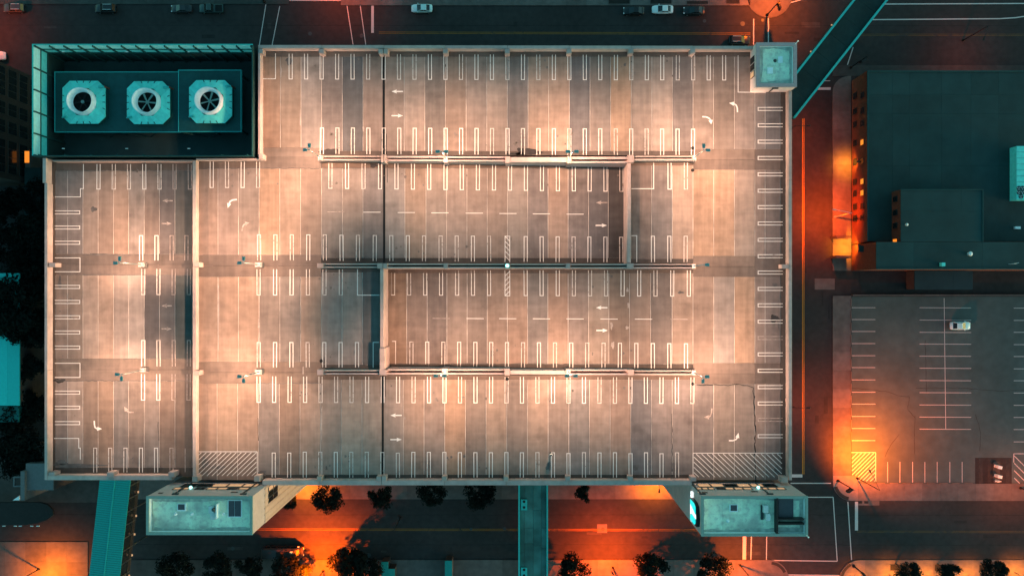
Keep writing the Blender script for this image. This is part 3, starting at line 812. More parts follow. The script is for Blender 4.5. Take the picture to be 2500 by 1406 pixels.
# arrows
def arrow(cx, cy, dirx, diry, reg=0, L_=26, m='paint'):
    d = Vector((dirx, diry)).normalized(); n = Vector((-d.y, d.x))
    def q(t, s): return W(cx+d.x*t+n.x*s, cy+d.y*t+n.y*s, reg, .016)
    h = L_/2
    mb = MB().add([q(-h, -1.5), q(h-9, -1.5), q(h-9, 1.5), q(-h, 1.5)], [(0, 1, 2, 3)])
    mb.add([q(h-11, -4.8), q(h+2, 0), q(h-11, 4.8), q(h-9, 0)], [(0, 1, 3), (3, 1, 2)])
    for i, f in enumerate(mb.f): mb.f[i] = f[::-1]
    return mb.build("arrow_marking", M[m], G)
def turn_arrow(pts, reg=0, m='paint'):
    """shaft through pts then a head along the last step"""
    mb = MB(); A = [Vector(p) for p in pts]
    for i in range(len(A)-2):
        d = (A[i+1]-A[i]).normalized(); n = Vector((-d.y, d.x))*1.6
        a, b = A[i]-d*.4, A[i+1]+d*.4
        mb.add([W(*(a-n), reg, .016+.001*i), W(*(b-n), reg, .016+.001*i), W(*(b+n), reg, .016+.001*i), W(*(a+n), reg, .016+.001*i)], [(3, 2, 1, 0)])
    d = (A[-1]-A[-2]).normalized(); n = Vector((-d.y, d.x))*5.2
    mb.add([W(*(A[-2]-n), reg, .022), W(*A[-1], reg, .022), W(*(A[-2]+n), reg, .022)], [(2, 1, 0)])
    return mb.build("arrow_marking", M[m], G)
arrow(971, 224, -1, 0); arrow(969, 283, 1, 0); arrow(968, 1013.5, -1, 0); arrow(966, 1072.5, 1, 0)
arrow(1470, 495, -1, 0, 2, m='paint_worn'); arrow(1467, 550.5, 1, 0, 2); arrow(1470, 751, -1, 0, 3); arrow(1469, 806.5, 1, 0, 3)
arrow(410, 490.5, -1, 0, L_=23, m='paint_worn'); arrow(406, 546, 1, 0, L_=23, m='paint_worn'); arrow(408, 746.5, -1, 0, L_=23, m='paint_worn'); arrow(406, 802.5, 1, 0, L_=23, m='paint_worn')
turn_arrow([(578, 487.5), (568, 488.5), (562, 492), (559.5, 497), (556, 508)])
turn_arrow([(591, 564), (592, 555), (595, 549), (599, 546.5), (609, 544)], m='paint_worn')
turn_arrow([(1715, 285.5), (1724, 286), (1731, 289), (1735, 294), (1736.5, 304)])
turn_arrow([(1800.5, 274), (1800, 264), (1797, 257), (1792, 254), (1780, 252)])
turn_arrow([(230, 1027), (230.5, 1036), (232, 1043), (237, 1046), (249, 1046.5)])
turn_arrow([(326, 1006), (316, 1006), (312, 1004), (309, 1002), (303, 992)], m='paint_worn')
turn_arrow([(1780, 1075), (1790, 1075), (1797, 1072), (1800, 1068), (1803, 1056)])
turn_arrow([(1738, 997), (1737, 1008), (1734, 1014), (1731, 1018), (1718, 1018)], m='paint_worn')
# hatched no-parking boxes by the stair towers
def hatch(x0, y0, x1, y1, sl, step, name="hatched_area"):
    L_ = [((x0, y0), (x1, y0))]
    L_.append(((x1, y0), (x1, y1)) if sl > 0 else ((x0, y0), (x0, y1)))
    c0 = -(y1-y0)
    while c0 < (x1-x0):
        # line x = x0 + c0 + t*(y-y0) ; t sign by slope
        pts = []
        for (xx, yy) in [(x0+c0+(yy_-y0)*1.05, yy_) for yy_ in (y0+2, y1-2)]:
            pts.append([xx, yy])
        (xa, ya), (xb, yb) = pts
        if xa < x0+2: ya += (x0+2-xa)/1.05; xa = x0+2
        if xb > x1-2: yb -= (xb-x1+2)/1.05; xb = x1-2
        if yb-ya > 4:
            if sl > 0: L_.append(((x0+x1-xa, ya), (x0+x1-xb, yb)))
            else: L_.append(((xa, ya), (xb, yb)))
        c0 += step
    mb = MB()
    for k, (p, q) in enumerate(L_):
        a, b = W(*p, 0, .014+.0004*(k % 5)), W(*q, 0, .014+.0004*(k % 5))
        d = b-a; d.normalize(); n = Vector((-d.y, d.x, 0))*(1.5*.0703/2)
        mb.add([a-n, b-n, b+n, a+n], [(0, 1, 2, 3)])
    return mb.build(name, M['paint'], G)
hatch(482, 1102, 628, 1163, 1, 12.2); hatch(1692, 1105.5, 1911, 1166, -1, 13.2)

# ---- parapets and divider walls
ZP = 38.45
def wbox(name, x0, y0, x1, y1, zt, zb, color=(1, 1, 1), m='wall', parent=G, org=(0, 0, 0)):
    a, b = U(x0, y0, zt), U(x1, y1, zt)
    # a small chamfer along the top keeps the arris from reading razor sharp
    x0_, x1_, y0_, y1_ = min(a.x, b.x), max(a.x, b.x), min(a.y, b.y), max(a.y, b.y)
    mb = MB(); c_ = .03
    if min(x1_-x0_, y1_-y0_) < .1: c_ = .01
    v = [(x0_, y0_, zb), (x1_, y0_, zb), (x1_, y1_, zb), (x0_, y1_, zb), (x0_, y0_, zt-c_), (x1_, y0_, zt-c_), (x1_, y1_, zt-c_), (x0_, y1_, zt-c_),
         (x0_+c_, y0_+c_, zt), (x1_-c_, y0_+c_, zt), (x1_-c_, y1_-c_, zt), (x0_+c_, y1_-c_, zt)]
    mb.add(v, [(0, 3, 2, 1), (8, 9, 10, 11), (0, 1, 5, 4), (1, 2, 6, 5), (2, 3, 7, 6), (3, 0, 4, 7), (4, 5, 9, 8), (5, 6, 10, 9), (6, 7, 11, 10), (7, 4, 8, 11)])
    return mb.build(name, M[m], parent, org, color)
def vary(a=.9, b=1.08):
    k = rnd.uniform(a, b); return (k, k*rnd.uniform(.97, 1.02), k*rnd.uniform(.97, 1.03))
xt = [630, 785, 936.7, 1088, 1239, 1390, 1541, 1692, 1838]
for i in range(len(xt)-1):
    t = (xt[i]-630)/1210
    wbox("parapet_panel", xt[i]+.3, 110.5+2.5*t, xt[i+1]-.3, 118.5+2.5*t, ZP, 35.5, vary())
xb = [640, 780, 931, 1085, 1236, 1387, 1540, 1690]
for i in range(len(xb)-1):
    wbox("parapet_panel", xb[i]+.3, 1172.5, xb[i+1]-.3, 1184, ZP, 35.5, vary())
xb = [108, 268, 420]
for i in range(2):
    wbox("parapet_panel", xb[i]+(8 if i == 0 else .3), 1160.5, xb[i+1]-.3, 1171.5, ZP, 35.5, vary())
yl = [447, 646, 775, 903, 1035, 1171.5]
for i in range(5):
    wbox("parapet_panel", 108.5, yl[i]+.3, 115.5, yl[i+1]-.3, ZP, 35.5, vary())
wbox("parapet_panel", 104, 386, 112.5, 446.5, ZP+.05, 35.5, vary())
yr = [222, 440, 650, 860, 1040, 1172]
for i in range(5):
    wbox("parapet_panel", 1926, yr[i]+.3, 1933.5, yr[i+1]-.3, ZP, 35.5, vary())
wbox("parapet_panel", 630, 119, 635.5, 383, ZP-.1, 35.5, vary())
wbox("parapet_panel", 478.5, 387, 640, 391, ZP-.2, 35.5, vary())
wbox("parapet_panel", 128, 390.5, 470, 394.5, ZP-.2, 35.5, (.75, .7, .68))
ym = [391, 646, 909, 1172]
for i in range(3):
    wbox("divider_wall", 470, ym[i]+.3, 478.5, ym[i+1]-.3, 38.1, 35.5, vary(1.0, 1.1))
# double spandrels between the rows
def spandrel(x0, x1, yA, yB, yC, yD, zb=33.0, solid=False):
    if solid:
        wbox("spandrel_wall", x0, yA, x1, yD, 38.15, zb, vary(1.0, 1.1)); return
    wbox("spandrel_wall", x0, yA, x1, yB, 38.1, zb, vary(.95, 1.1)); wbox("spandrel_wall", x0, yC, x1, yD, 38.1, zb, vary(.95, 1.1))
spandrel(783, 930, 380.5, 384.2, 388.6, 392); spandrel(943, 1082, 381, 385.5, 389.6, 393.5); spandrel(1094, 1233, 382, 386, 390.5, 394.5)
spandrel(1246, 1384, 384, 0, 0, 396, solid=True); spandrel(1396, 1532, 383, 389, 394, 398); spandrel(1548, 1690, 380.8, 384, 388, 392.5)
spandrel(790, 920, 643.3, 646.3, 650.5, 653.5); spandrel(946, 1082, 643.5, 646.6, 651.5, 655); spandrel(1094, 1232, 643.8, 646.8, 651.5, 655); spandrel(1246, 1381, 644, 647, 651.7, 655.2); spandrel(1393, 1530, 644.2, 647.3, 652, 655.5); spandrel(1548, 1688, 644.5, 647.3, 652, 655.6)
spandrel(790, 925, 903, 906, 910.5, 914); spandrel(944, 1078, 901, 904.6, 910, 914); spandrel(1094, 1231, 901, 904.6, 910, 914); spandrel(1245, 1381, 904, 0, 0, 913.5, solid=True); spandrel(1394, 1533, 902, 905.5, 911, 915); spandrel(1548, 1688, 904, 907, 911.5, 915.5)
wbox("divider_wall", 1531.5, 398.3, 1540.5, 642, 38.1, 32.6, (.95, .93, .92)); wbox("divider_wall", 928, 656, 936.5, 849, 38.1, 32.6, (1.05, 1, .97)); wbox("divider_wall", 927, 849.5, 939.5, 902, 38.35, 32.6, (1.0, .96, .93))
def cap(x0, y0, x1, y1, z=38.6, col=None):
    wbox("column_cap", x0, y0, x1, y1, z, 33, col or vary(.82, .98))
for x in (785, 1088, 1239, 1390, 1541, 1692): cap(x-6.5, 120, x+5.5, 131)
cap(924, 120, 934.5, 131.5); cap(936.5, 120, 947, 131.5)
for x0, y0, x1, y1 in ((776, 379.5, 789.5, 393), (930.5, 378, 936, 397), (937.5, 378, 942.5, 397), (1082.5, 381, 1093.5, 397), (1233.5, 382, 1245.5, 398), (1384.5, 382, 1395.5, 399), (1532.5, 379, 1547.5, 397), (1690.5, 379.5, 1700, 393.5),
                       (774, 642.5, 789.5, 654.5), (920.5, 642.5, 934, 655.5), (935.5, 643, 945.5, 655.5), (1082.5, 643, 1093.5, 656), (1232.5, 643, 1245.5, 656), (1381.5, 643, 1392.5, 656.5), (1530.5, 643, 1547.5, 656.5), (1688.5, 644, 1699, 656.5),
                       (774, 902, 789.5, 915), (926, 902.3, 943, 915.5), (1078.5, 899.5, 1093.5, 915.5), (1231.5, 900, 1244.5, 915.8), (1381.5, 901, 1393.5, 916), (1533.5, 902, 1547.5, 916), (1688.5, 903.5, 1699, 916)):
    cap(x0, y0, x1, y1, 38.3)
for x in (780, 1085, 1236, 1387, 1540): cap(x-6.5, 1163.5, x+5.5, 1174.5)
cap(919, 1163, 930, 1175.5); cap(931.5, 1163, 943, 1175.5)
cap(261, 1152.5, 277, 1165, 38.7); cap(411, 1152, 426, 1164, 38.7); cap(469, 1163, 482, 1176, 38.7); cap(620, 1161.5, 634, 1175, 38.7)
cap(119.5, 641.5, 135, 652, 38.6); cap(1909, 645.5, 1925.5, 655.5, 38.6); cap(471, 640.5, 487, 652, 38.5); cap(471, 904.5, 487, 916, 38.5)
cap(632, 376, 642, 388.5, 38.6); cap(118, 1153, 133, 1160.3, 38.6); cap(633, 119.5, 641, 131, 38.6); cap(1687, 1164, 1700, 1174.5, 38.6); cap(1908, 1165, 1924, 1178, 38.6)
for x0, y0, x1, y1 in ((337, 641, 353, 652), (622, 641, 639, 652), (341, 898, 356, 908), (622, 902, 639, 914)):
    cap(x0, y0, x1, y1, 37.9)
# roof drains on the deck
for px, py, reg in ((1691, 362, 0), (1691, 416, 0), (1238, 925, 0), (1691, 937, 0), (784, 881, 0)):
    p = W(px, py, reg, 0)
    MB().lathe([(0, .025), (.28, .025), (.3, 0)], (p.x, p.y, p.z), 14, False).build("roof_drain", M['rubber'], G)

# ================================================================== DECK LAMPS
def batwing(ld, p=1.4, lo=0.30, cut0=0.25, cut1=0.47):
    """the wide throw of a parking luminaire, as a function of the angle from straight down"""
    ld.use_nodes = True
    t = ld.node_tree; N = t.nodes; L = t.links
    em = N["Emission"]
    geo = N.new("ShaderNodeNewGeometry")
    sp = N.new("ShaderNodeSeparateXYZ"); L.new(geo.outputs["Incoming"], sp.inputs[0])
    ab = N.new("ShaderNodeMath"); ab.operation = 'ABSOLUTE'; L.new(sp.outputs[2], ab.inputs[0])
    mx = N.new("ShaderNodeMath"); mx.operation = 'MAXIMUM'; L.new(ab.outputs[0], mx.inputs[0]); mx.inputs[1].default_value = lo
    pw = N.new("ShaderNodeMath"); pw.operation = 'POWER'; L.new(mx.outputs[0], pw.inputs[0]); pw.inputs[1].default_value = -p
    mr = N.new("ShaderNodeMapRange"); mr.interpolation_type = 'SMOOTHSTEP'; mr.inputs[1].default_value = cut0; mr.inputs[2].default_value = cut1
    L.new(ab.outputs[0], mr.inputs[0])
    ml = N.new("ShaderNodeMath"); ml.operation = 'MULTIPLY'; L.new(pw.outputs[0], ml.inputs[0]); L.new(mr.outputs[0], ml.inputs[1])
    nr = N.new("ShaderNodeMapRange"); nr.interpolation_type = 'SMOOTHSTEP'; nr.inputs[1].default_value = 0.55; nr.inputs[2].default_value = 1.0
    nr.inputs[3].default_value = 1.0; nr.inputs[4].default_value = 0.72
    L.new(ab.outputs[0], nr.inputs[0])
    m2 = N.new("ShaderNodeMath"); m2.operation = 'MULTIPLY'; L.new(ml.outputs[0], m2.inputs[0]); L.new(nr.outputs[0], m2.inputs[1])
    L.new(m2.outputs[0], em.inputs["Strength"])

deck_ld = bpy.data.lights.new("deck_lamp_light", 'SPOT')
deck_ld.energy = DECK_W
deck_ld.color = (1.0, 0.555, 0.36)
deck_ld.spot_size = R(156); deck_ld.spot_blend = 0.5
deck_ld.shadow_soft_size = 0.35
batwing(deck_ld)

head_mesh = MB()
head_mesh.add([(-.1, -.22, 0), (.62, -.26, -.02), (.62, .26, -.02), (-.1, .22, 0), (-.06, -.16, .16), (.56, -.2, .14), (.56, .2, .14), (-.06, .16, .16)],
              [(0, 3, 2, 1), (4, 5, 6, 7), (0, 1, 5, 4), (1, 2, 6, 5), (2, 3, 7, 6), (3, 0, 4, 7)])
lens_mesh = MB().box(.0, -.17, -.045, .5, .17, -.03)
HEAD_ME = LENS_ME = None
TILT = 11
DIRS = {'E': 0, 'N': math.pi/2, 'W': math.pi, 'S': -math.pi/2}
def deck_lamp(bx, by, heads, label, zb=38.3, zt=44.6, tilt=TILT):
    global HEAD_ME, LENS_ME
    b = U(bx, by, zb)
    e = thing("deck_lamp", label, "lamp post", b, 0, "lamp posts along the roof deck walls")
    mb = MB(); mb.tube((0, 0, 0), (0, 0, zt-zb), .11, .08, 10); mb.build("pole", M['pole'], e)
    mb = MB(); mb.box(-.22, -.22, 0, .22, .22, .06); mb.tube((0, 0, .06), (0, 0, .35), .16, .12, 10); mb.build("base_plate", M['pole'], e)
    for h in heads:
        a = DIRS[h]
        arm = MB().tube((0, 0, zt-zb-.12), (.42*math.cos(a), .42*math.sin(a), zt-zb-.05), .05, .05, 8).build("arm", M['pole'], e)
        if HEAD_ME is None:
            hd = head_mesh.build("lamp_head", M['lamptop'], e); HEAD_ME = hd.data
            ln = lens_mesh.build("lens", M['lens'], hd); LENS_ME = ln.data
        else:
            hd = link("lamp_head", HEAD_ME, e); ln = link("lens", LENS_ME, hd)
        hd.location = (.42*math.cos(a), .42*math.sin(a), zt-zb-.08); hd.rotation_euler = (0, 0, a)
        lo = bpy.data.objects.new("deck_lamp_light", deck_ld); COL.objects.link(lo)
        lo.parent = e; lo.location = (.75*math.cos(a), .75*math.sin(a), zt-zb-.22)
        # the head throws its light outwards: tilt about the horizontal axis across the arm
        lo.rotation_mode = 'QUATERNION'
        lo.rotation_quaternion = Vector((0, 0, -1)).rotation_difference(Vector((math.cos(a)*math.sin(R(tilt)), math.sin(a)*math.sin(R(tilt)), -math.cos(R(tilt)))))
    return e
deck_lamp(781, 384, "NW", "twin-headed lamp post at the crossover end of the first divider wall from the street")
deck_lamp(1088, 388, "WE", "twin-headed lamp post on the first divider wall, next along from the expansion joint")
deck_lamp(1390, 388, "EW", "twin-headed lamp post on the first divider wall beside the solid capped stretch")
deck_lamp(1695, 385, "NE", "twin-headed lamp post at the east end of the first divider wall")
deck_lamp(345, 646, "NW", "twin-headed lamp post on a low concrete block in the west block, upper of two", 37.9, tilt=30)
deck_lamp(631, 646, "WN", "twin-headed lamp post on a low block opposite the middle divider wall", 37.9)
deck_lamp(1693, 650, "E", "single-headed lamp post at the east end of the middle divider wall")
deck_lamp(349, 903, "WS", "twin-headed lamp post on a low concrete block in the west block, lower of two", 37.9, tilt=30)
deck_lamp(631, 908, "WS", "twin-headed lamp post on a low block opposite the third divider wall", 37.9)
deck_lamp(1084, 907, "WE", "twin-headed lamp post on the third divider wall nearest the expansion joint")
deck_lamp(1388, 907, "EW", "twin-headed lamp post on the third divider wall at the end of the solid stretch")
deck_lamp(1693, 909, "ES", "twin-headed lamp post at the east end of the third divider wall")
# beacon on the middle wall
b = U(1238.5, 649, 38.3)
e = thing("beacon_lamp", "small cyan-white lit lamp on the middle divider wall between the hatched stalls", "lamp", b)
MB().box(-.35, -.35, 0, .35, .35, .25).build("base", M['coping'], e)
MB().lathe([(0, 1.1), (.22, 1.0), (.3, .7), (.22, .25)], (0, 0, 0), 14).build("lamp_globe", M['cyanlamp'], e)

# ================================================================== STAIR TOWERS
def window_strip(parent, org, x0, x1, y, z0, z1, n, side, lit):
    """windows along x on a wall facing +y (side 1) at world y"""
    step = (x1-x0)/n
    for i in range(n):
        xa, xb = x0+i*step, x0+(i+1)*step-.06
        fr = MB()
        fr.box(xa, y, z0, xa+.1, y+.09*side, z1); fr.box(xb-.1, y, z0, xb, y+.09*side, z1)
        fr.box(xa+.1, y, z0, xb-.1, y+.09*side, z0+.1); fr.box(xa+.1, y, z1-.1, xb-.1, y+.09*side, z1)
        w_ = fr.build("window", M['steel'], parent, org)
        MB().box(xa+.1, y, z0+.1, xb-.1, y+.04*side, z1-.1).build("pane", M['litglass' if lit(i) else 'glass'], w_, org)

def stair_tower(x0, y0, x1, y1, zt, label, rim=7.0, drop=1.0, zbase=0.0, wallcol=(1, 1, 1), cop=(1, 1, 1)):
    a, b = U(x0, y0, zt), U(x1, y1, zt)
    X0, X1, Y0, Y1 = a.x, b.x, b.y, a.y
    org = ((X0+X1)/2, (Y0+Y1)/2, zbase)
    T = thing("stair_tower", label, "stair tower", org, 0, "stair towers of the garage")
    t = .15
    MB().box(X0, Y0, zbase, X1, Y0+t, zt-.25).build("wall", M['white'], T, org, wallcol)
    MB().box(X0, Y1-t, zbase, X1, Y1, zt-.25).build("wall", M['white'], T, org, wallcol)
    MB().box(X0, Y0+t, zbase, X0+t, Y1-t, zt-.25).build("wall", M['white'], T, org, wallcol)
    MB().box(X1-t, Y0+t, zbase, X1, Y1-t, zt-.25).build("wall", M['white'], T, org, wallcol)
    r = rim*.0655
    for bx in ((X0-.06, Y0-.06, X1+.06, Y0+r), (X0-.06, Y1-r, X1+.06, Y1+.06), (X0-.06, Y0+r, X0+r, Y1-r), (X1-r, Y0+r, X1+.06, Y1-r)):
        MB().box(bx[0], bx[1], zt-.25, bx[2], bx[3], zt).build("coping", M['coping'], T, org, cop)
    # parapet lining
    for bx in ((X0+t, Y0+t, X1-t, Y0+r-.02), (X0+t, Y1-r+.02, X1-t, Y1-t), (X0+t, Y0+r-.02, X0+r-.02, Y1-r+.02), (X1-r+.02, Y0+r-.02, X1-t, Y1-r+.02)):
        MB().box(bx[0], bx[1], zt-drop-.2, bx[2], bx[3], zt-.25).build("parapet_lining", M['lining'], T, org)
    nx = max(2, round((X1-X0-2*r)/3.4)); ny = 2 if (Y1-Y0) < 8 else 2
    for i in range(nx):
        for j in range(ny):
            xa, xb = X0+r+(X1-X0-2*r)*i/nx, X0+r+(X1-X0-2*r)*(i+1)/nx
            ya, yb = Y0+r+(Y1-Y0-2*r)*j/ny, Y0+r+(Y1-Y0-2*r)*(j+1)/ny
            k = rnd.uniform(.88, 1.08)
            MB().box(xa+.01, ya+.01, zt-drop-.25, xb-.01, yb-.01, zt-drop+rnd.uniform(0, .012)).build("roof_sheet", M['membrane'], T, org, (k, k, k))
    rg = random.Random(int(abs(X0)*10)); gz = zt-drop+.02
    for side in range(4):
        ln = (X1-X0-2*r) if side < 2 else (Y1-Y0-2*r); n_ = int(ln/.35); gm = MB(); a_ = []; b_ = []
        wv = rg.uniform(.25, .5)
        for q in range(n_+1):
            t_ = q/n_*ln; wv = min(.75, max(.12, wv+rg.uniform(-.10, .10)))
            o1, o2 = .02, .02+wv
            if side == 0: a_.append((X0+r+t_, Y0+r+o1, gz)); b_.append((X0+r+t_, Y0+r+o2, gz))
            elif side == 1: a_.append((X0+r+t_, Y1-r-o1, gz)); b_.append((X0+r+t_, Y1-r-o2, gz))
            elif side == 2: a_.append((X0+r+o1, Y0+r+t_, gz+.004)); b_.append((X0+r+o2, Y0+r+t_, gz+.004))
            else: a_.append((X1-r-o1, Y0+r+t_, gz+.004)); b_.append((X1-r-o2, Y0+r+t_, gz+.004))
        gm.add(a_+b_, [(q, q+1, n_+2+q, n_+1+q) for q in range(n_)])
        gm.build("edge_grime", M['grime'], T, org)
    MB().box(X0+r, Y0+r, zt-drop-.3, X1-r, Y1-r, zt-drop-.02).build("roof_deck", M['coping'], T, org)
    return T, org, (X0, X1, Y0, Y1)

def px_box(mb, x0, y0, x1, y1, z, h):
    a, b = U(x0, y0, z+h), U(x1, y1, z+h)
    mb.box(a.x, a.y, z, b.x, b.y, z+h); return mb

ZT = 44.8
T1, o1, (X0, X1, Y0, Y1) = stair_tower(357.5, 1211.5, 615.5, 1304.5, ZT, "long white stair tower beside the covered teal walkway, two dark skylights on its roof", rim=5.5)
zr1 = ZT-1.0
sk = px_box(MB(), 433, 1229, 453, 1247, zr1, .35).build("skylight_kerb", M['palewhite'], T1, o1)
px_box(MB(), 434.5, 1230.5, 450.5, 1244, zr1+.34, .05).build("skylight_glass", M['hatchdark'], sk, o1)
sk = px_box(MB(), 556, 1220, 590, 1262, zr1, .30).build("skylight_kerb", M['palewhite'], T1, o1)
for k in range(2):
    px_box(MB(), 558+15*k, 1222, 572+16*k, 1260, zr1+.29, .06).build("skylight_glass", M['hatchdark'], sk, o1)
hv = px_box(MB(), 509, 1236, 521, 1253, zr1, .9); px_box(hv, 513, 1251, 525, 1268, zr1, .6); hv.build("vent_housing", M['unitgrey'], T1, o1)
MB().tube(U(521, 1243, zr1+.7), U(526, 1243, zr1+.95), .35, .3, 12).build("vent_hood", M['steel'], T1, o1)
px_box(MB(), 526.5, 1231, 529, 1266, zr1, 1.1).build("screen_panel", M['palewhite'], T1, o1)
for px in (429, 469, 546):
    p = U(px, 1254, zr1); MB().lathe([(0, .5), (.13, .42), (.16, .1), (.3, 0)], p, 10).build("roof_vent", M['palewhite'], T1, o1)
# north wall: openings over the deck
yN = Y1
def wx(px, z): return U(px, 0, z).x
window_strip(T1, o1, wx(421, 40.6), wx(461, 40.6), yN, 39.6, 40.9, 2, 1, lambda i: True)
window_strip(T1, o1, wx(474, 40.6), wx(500, 40.6), yN, 39.6, 40.9, 2, 1, lambda i: False)
window_strip(T1, o1, wx(503, 40.6), wx(607, 40.6), yN, 39.6, 40.9, 4, 1, lambda i: i in (0, 1, 3))
window_strip(T1, o1, wx(440, 39), wx(628, 39), yN, 37.3, 39.2, 5, 1, lambda i: i in (2, 3, 4))
for px, zz, ww in ((392, 42.9, .7), (572, 42.4, 1.1)):
    c_ = wx(px, zz); MB().box(c_-ww/2, yN, zz-.3, c_+ww/2, yN+.05, zz+.2).build("wall_vent", M['rubber'], T1, o1)
for px in (428, 594):
    x = wx(px, 43.6); MB().box(x-.5, yN, 43.4, x+.5, yN+.18, 43.8).build("scupper", M['steel'], T1, o1)
    MB().tube((x-.2, yN+.12, 43.4), (x-.2, yN+.12, 37.2), .11, n=8).build("downpipe", M['steel'], T1, o1)
MB().lathe([(0, .3), (.22, .2), (.25, 0)], (wx(466, 40.4), yN+.3, 40.4), 10).build("wall_lamp", M['cyanlamp'], T1, o1)
# east wall: lower render with pilasters and a glazed bay
for k in range(6):
    yy = Y0+.35+(Y1-Y0-.7)*k/5
    MB().box(X1, yy-.12, 0, X1+.16, yy+.12, 39.2).build("pilaster", M['orangewall'], T1, o1)
MB().box(X1, Y0, 0, X1+.08, Y1-.1, 39.0).build("lower_render", M['orangewall'], T1, o1)
for k in range(3):
    for j in range(2):
        yy = Y1-3.2+1.0*k; zz = 33.0+2.4*j
        fr = MB().box(X1+.08, yy, zz, X1+.2, yy+.9, zz+2.2).build("window", M['steel'], T1, o1)
        MB().box(X1+.2, yy+.08, zz+.08, X1+.22, yy+.82, zz+2.12).build("pane", M['litglass' if k == 2 else 'glass'], fr, o1)

T2, o2, (X0, X1, Y0, Y1) = stair_tower(1713, 1211.5, 1972, 1308, ZT, "white stair tower at the street crossing with an illuminated cyan sign on its wall", rim=5.5)
sk = px_box(MB(), 1782, 1231, 1801.5, 1249, zr1, .35).build("skylight_kerb", M['palewhite'], T2, o2)
px_box(MB(), 1784, 1232.5, 1799.5, 1246.5, zr1+.34, .05).build("skylight_glass", M['hatchdark'], sk, o2)
hv = MB()
for x0, y0, x1, y1 in ((1865, 1234, 1876, 1252), (1871, 1254, 1881, 1271)):
    px_box(hv, x0, y0, x1, y1, zr1, .9)
hv.build("vent_housing", M['unitgrey'], T2, o2)
px_box(MB(), 1858, 1233, 1864.5, 1268, zr1, .25).build("vent_curb", M['steel'], T2, o2)
px_box(MB(), 1896, 1216, 1900, 1302, zr1, 1.1).build("roof_beam", M['blackpole'], T2, o2)
for y in (1266, 1277):
    px_box(MB(), 1900.3, y, 1964, y+3.5, zr1, 1.1).build("roof_beam", M['blackpole'], T2, o2)
px_box(MB(), 1901, 1218, 1937, 1265, zr1, .22).build("skylight_glass", M['hatchdark'], T2, o2)
p = U(1777, 1271, zr1); MB().lathe([(0, .5), (.13, .42), (.16, .1), (.3, 0)], p, 10).build("roof_vent", M['palewhite'], T2, o2)
yN = Y1
window_strip(T2, o2, wx(1700, 40.6), wx(1746, 40.6), yN, 39.6, 40.9, 3, 1, lambda i: True)
window_strip(T2, o2, wx(1750, 40.6), wx(1838, 40.6), yN, 39.6, 40.9, 4, 1, lambda i: i != 0)
window_strip(T2, o2, wx(1856, 40.6), wx(1920, 40.6), yN, 39.6, 40.9, 3, 1, lambda i: True)
window_strip(T2, o2, wx(1706, 39), wx(1900, 39), yN, 37.3, 39.2, 6, 1, lambda i: i in (0, 1, 3, 4))
for px, zz, ww in ((1721, 42.6, .9), (1842, 42.0, 1.1)):
    c_ = wx(px, zz); MB().box(c_-ww/2, yN, zz-.3, c_+ww/2, yN+.05, zz+.2).build("wall_vent", M['rubber'], T2, o2)
for px in (1715, 1880):
    x = wx(px, 43.6); MB().box(x-.5, yN, 43.4, x+.5, yN+.18, 43.8).build("scupper", M['steel'], T2, o2)
    MB().tube((x-.2, yN+.12, 43.4), (x-.2, yN+.12, 37.2), .11, n=8).build("downpipe", M['steel'], T2, o2)
MB().lathe([(0, .3), (.22, .2), (.25, 0)], (wx(1851, 40.4), yN+.3, 40.4), 10).build("wall_lamp", M['cyanlamp'], T2, o2)
# the sign on the west wall: cyan plate cut by a white slanting band
def wy(py, z): return U(0, py, z).y
sg = thing("wall_sign", "illuminated cyan sign with a slanting white band on the corner tower's wall", "sign", (X0, wy(1248, 41.5), 41.5))
so = (X0, wy(1248, 41.5), 41.5)
yA, yB = wy(1222, 41.5), wy(1277, 41.5)
def wallpoly(pts, x0, x1, m, name, par, org):
    n = len(pts); mb = MB()
    v = [(x0, p[0], p[1]) for p in pts]+[(x1, p[0], p[1]) for p in pts]
    mb.add(v, [tuple(range(n)), tuple(range(2*n-1, n-1, -1))]+[(i, n+i, n+(i+1) % n, (i+1) % n) for i in range(n)])
    return mb.build(name, M[m], par, org)
m_ = (yA+yB)/2; h_ = abs(yA-yB)/2
wallpoly([(m_+h_, 39.6), (m_+h_*.98, 42.2), (m_+h_*.8, 43.4), (m_-h_*.2, 43.9), (m_-h_*.95, 43.6), (m_-h_, 42.3), (m_-h_, 39.6)], X0-.02, X0-.55, 'blackpole', "sign_box", sg, so)
wallpoly([(m_+h_*.9, 39.8), (m_+h_*.9, 42.3), (m_+h_*.7, 43.1), (m_+h_*.1, 43.1), (m_+h_*.55, 39.8)], X0-.552, X0-.66, 'signcyan', "sign_face", sg, so)
wallpoly([(m_-h_*.9, 39.8), (m_-h_*.9, 42.6), (m_-h_*.7, 43.1), (m_-h_*.35, 43.0), (m_-h_*.25, 41.0), (m_-h_*.5, 39.8)], X0-.552, X0-.66, 'signcyan', "sign_face", sg, so)
wallpoly([(m_+h_*.5, 39.8), (m_+h_*.02, 43.3), (m_-h_*.3, 43.4), (m_-h_*.2, 41.0), (m_-h_*.45, 39.8)], X0-.553, X0-.64, 'signwhite', "sign_face", sg, so)
rr = random.Random(3)
for k in range(9):
    y = wy(1203+8.2*k, 39.2)
    MB().box(X0-.35, y-.21, 38.8, X0-.02, y+.21, 39.5).build("sign_lettering", M['signwhite'], sg, so)

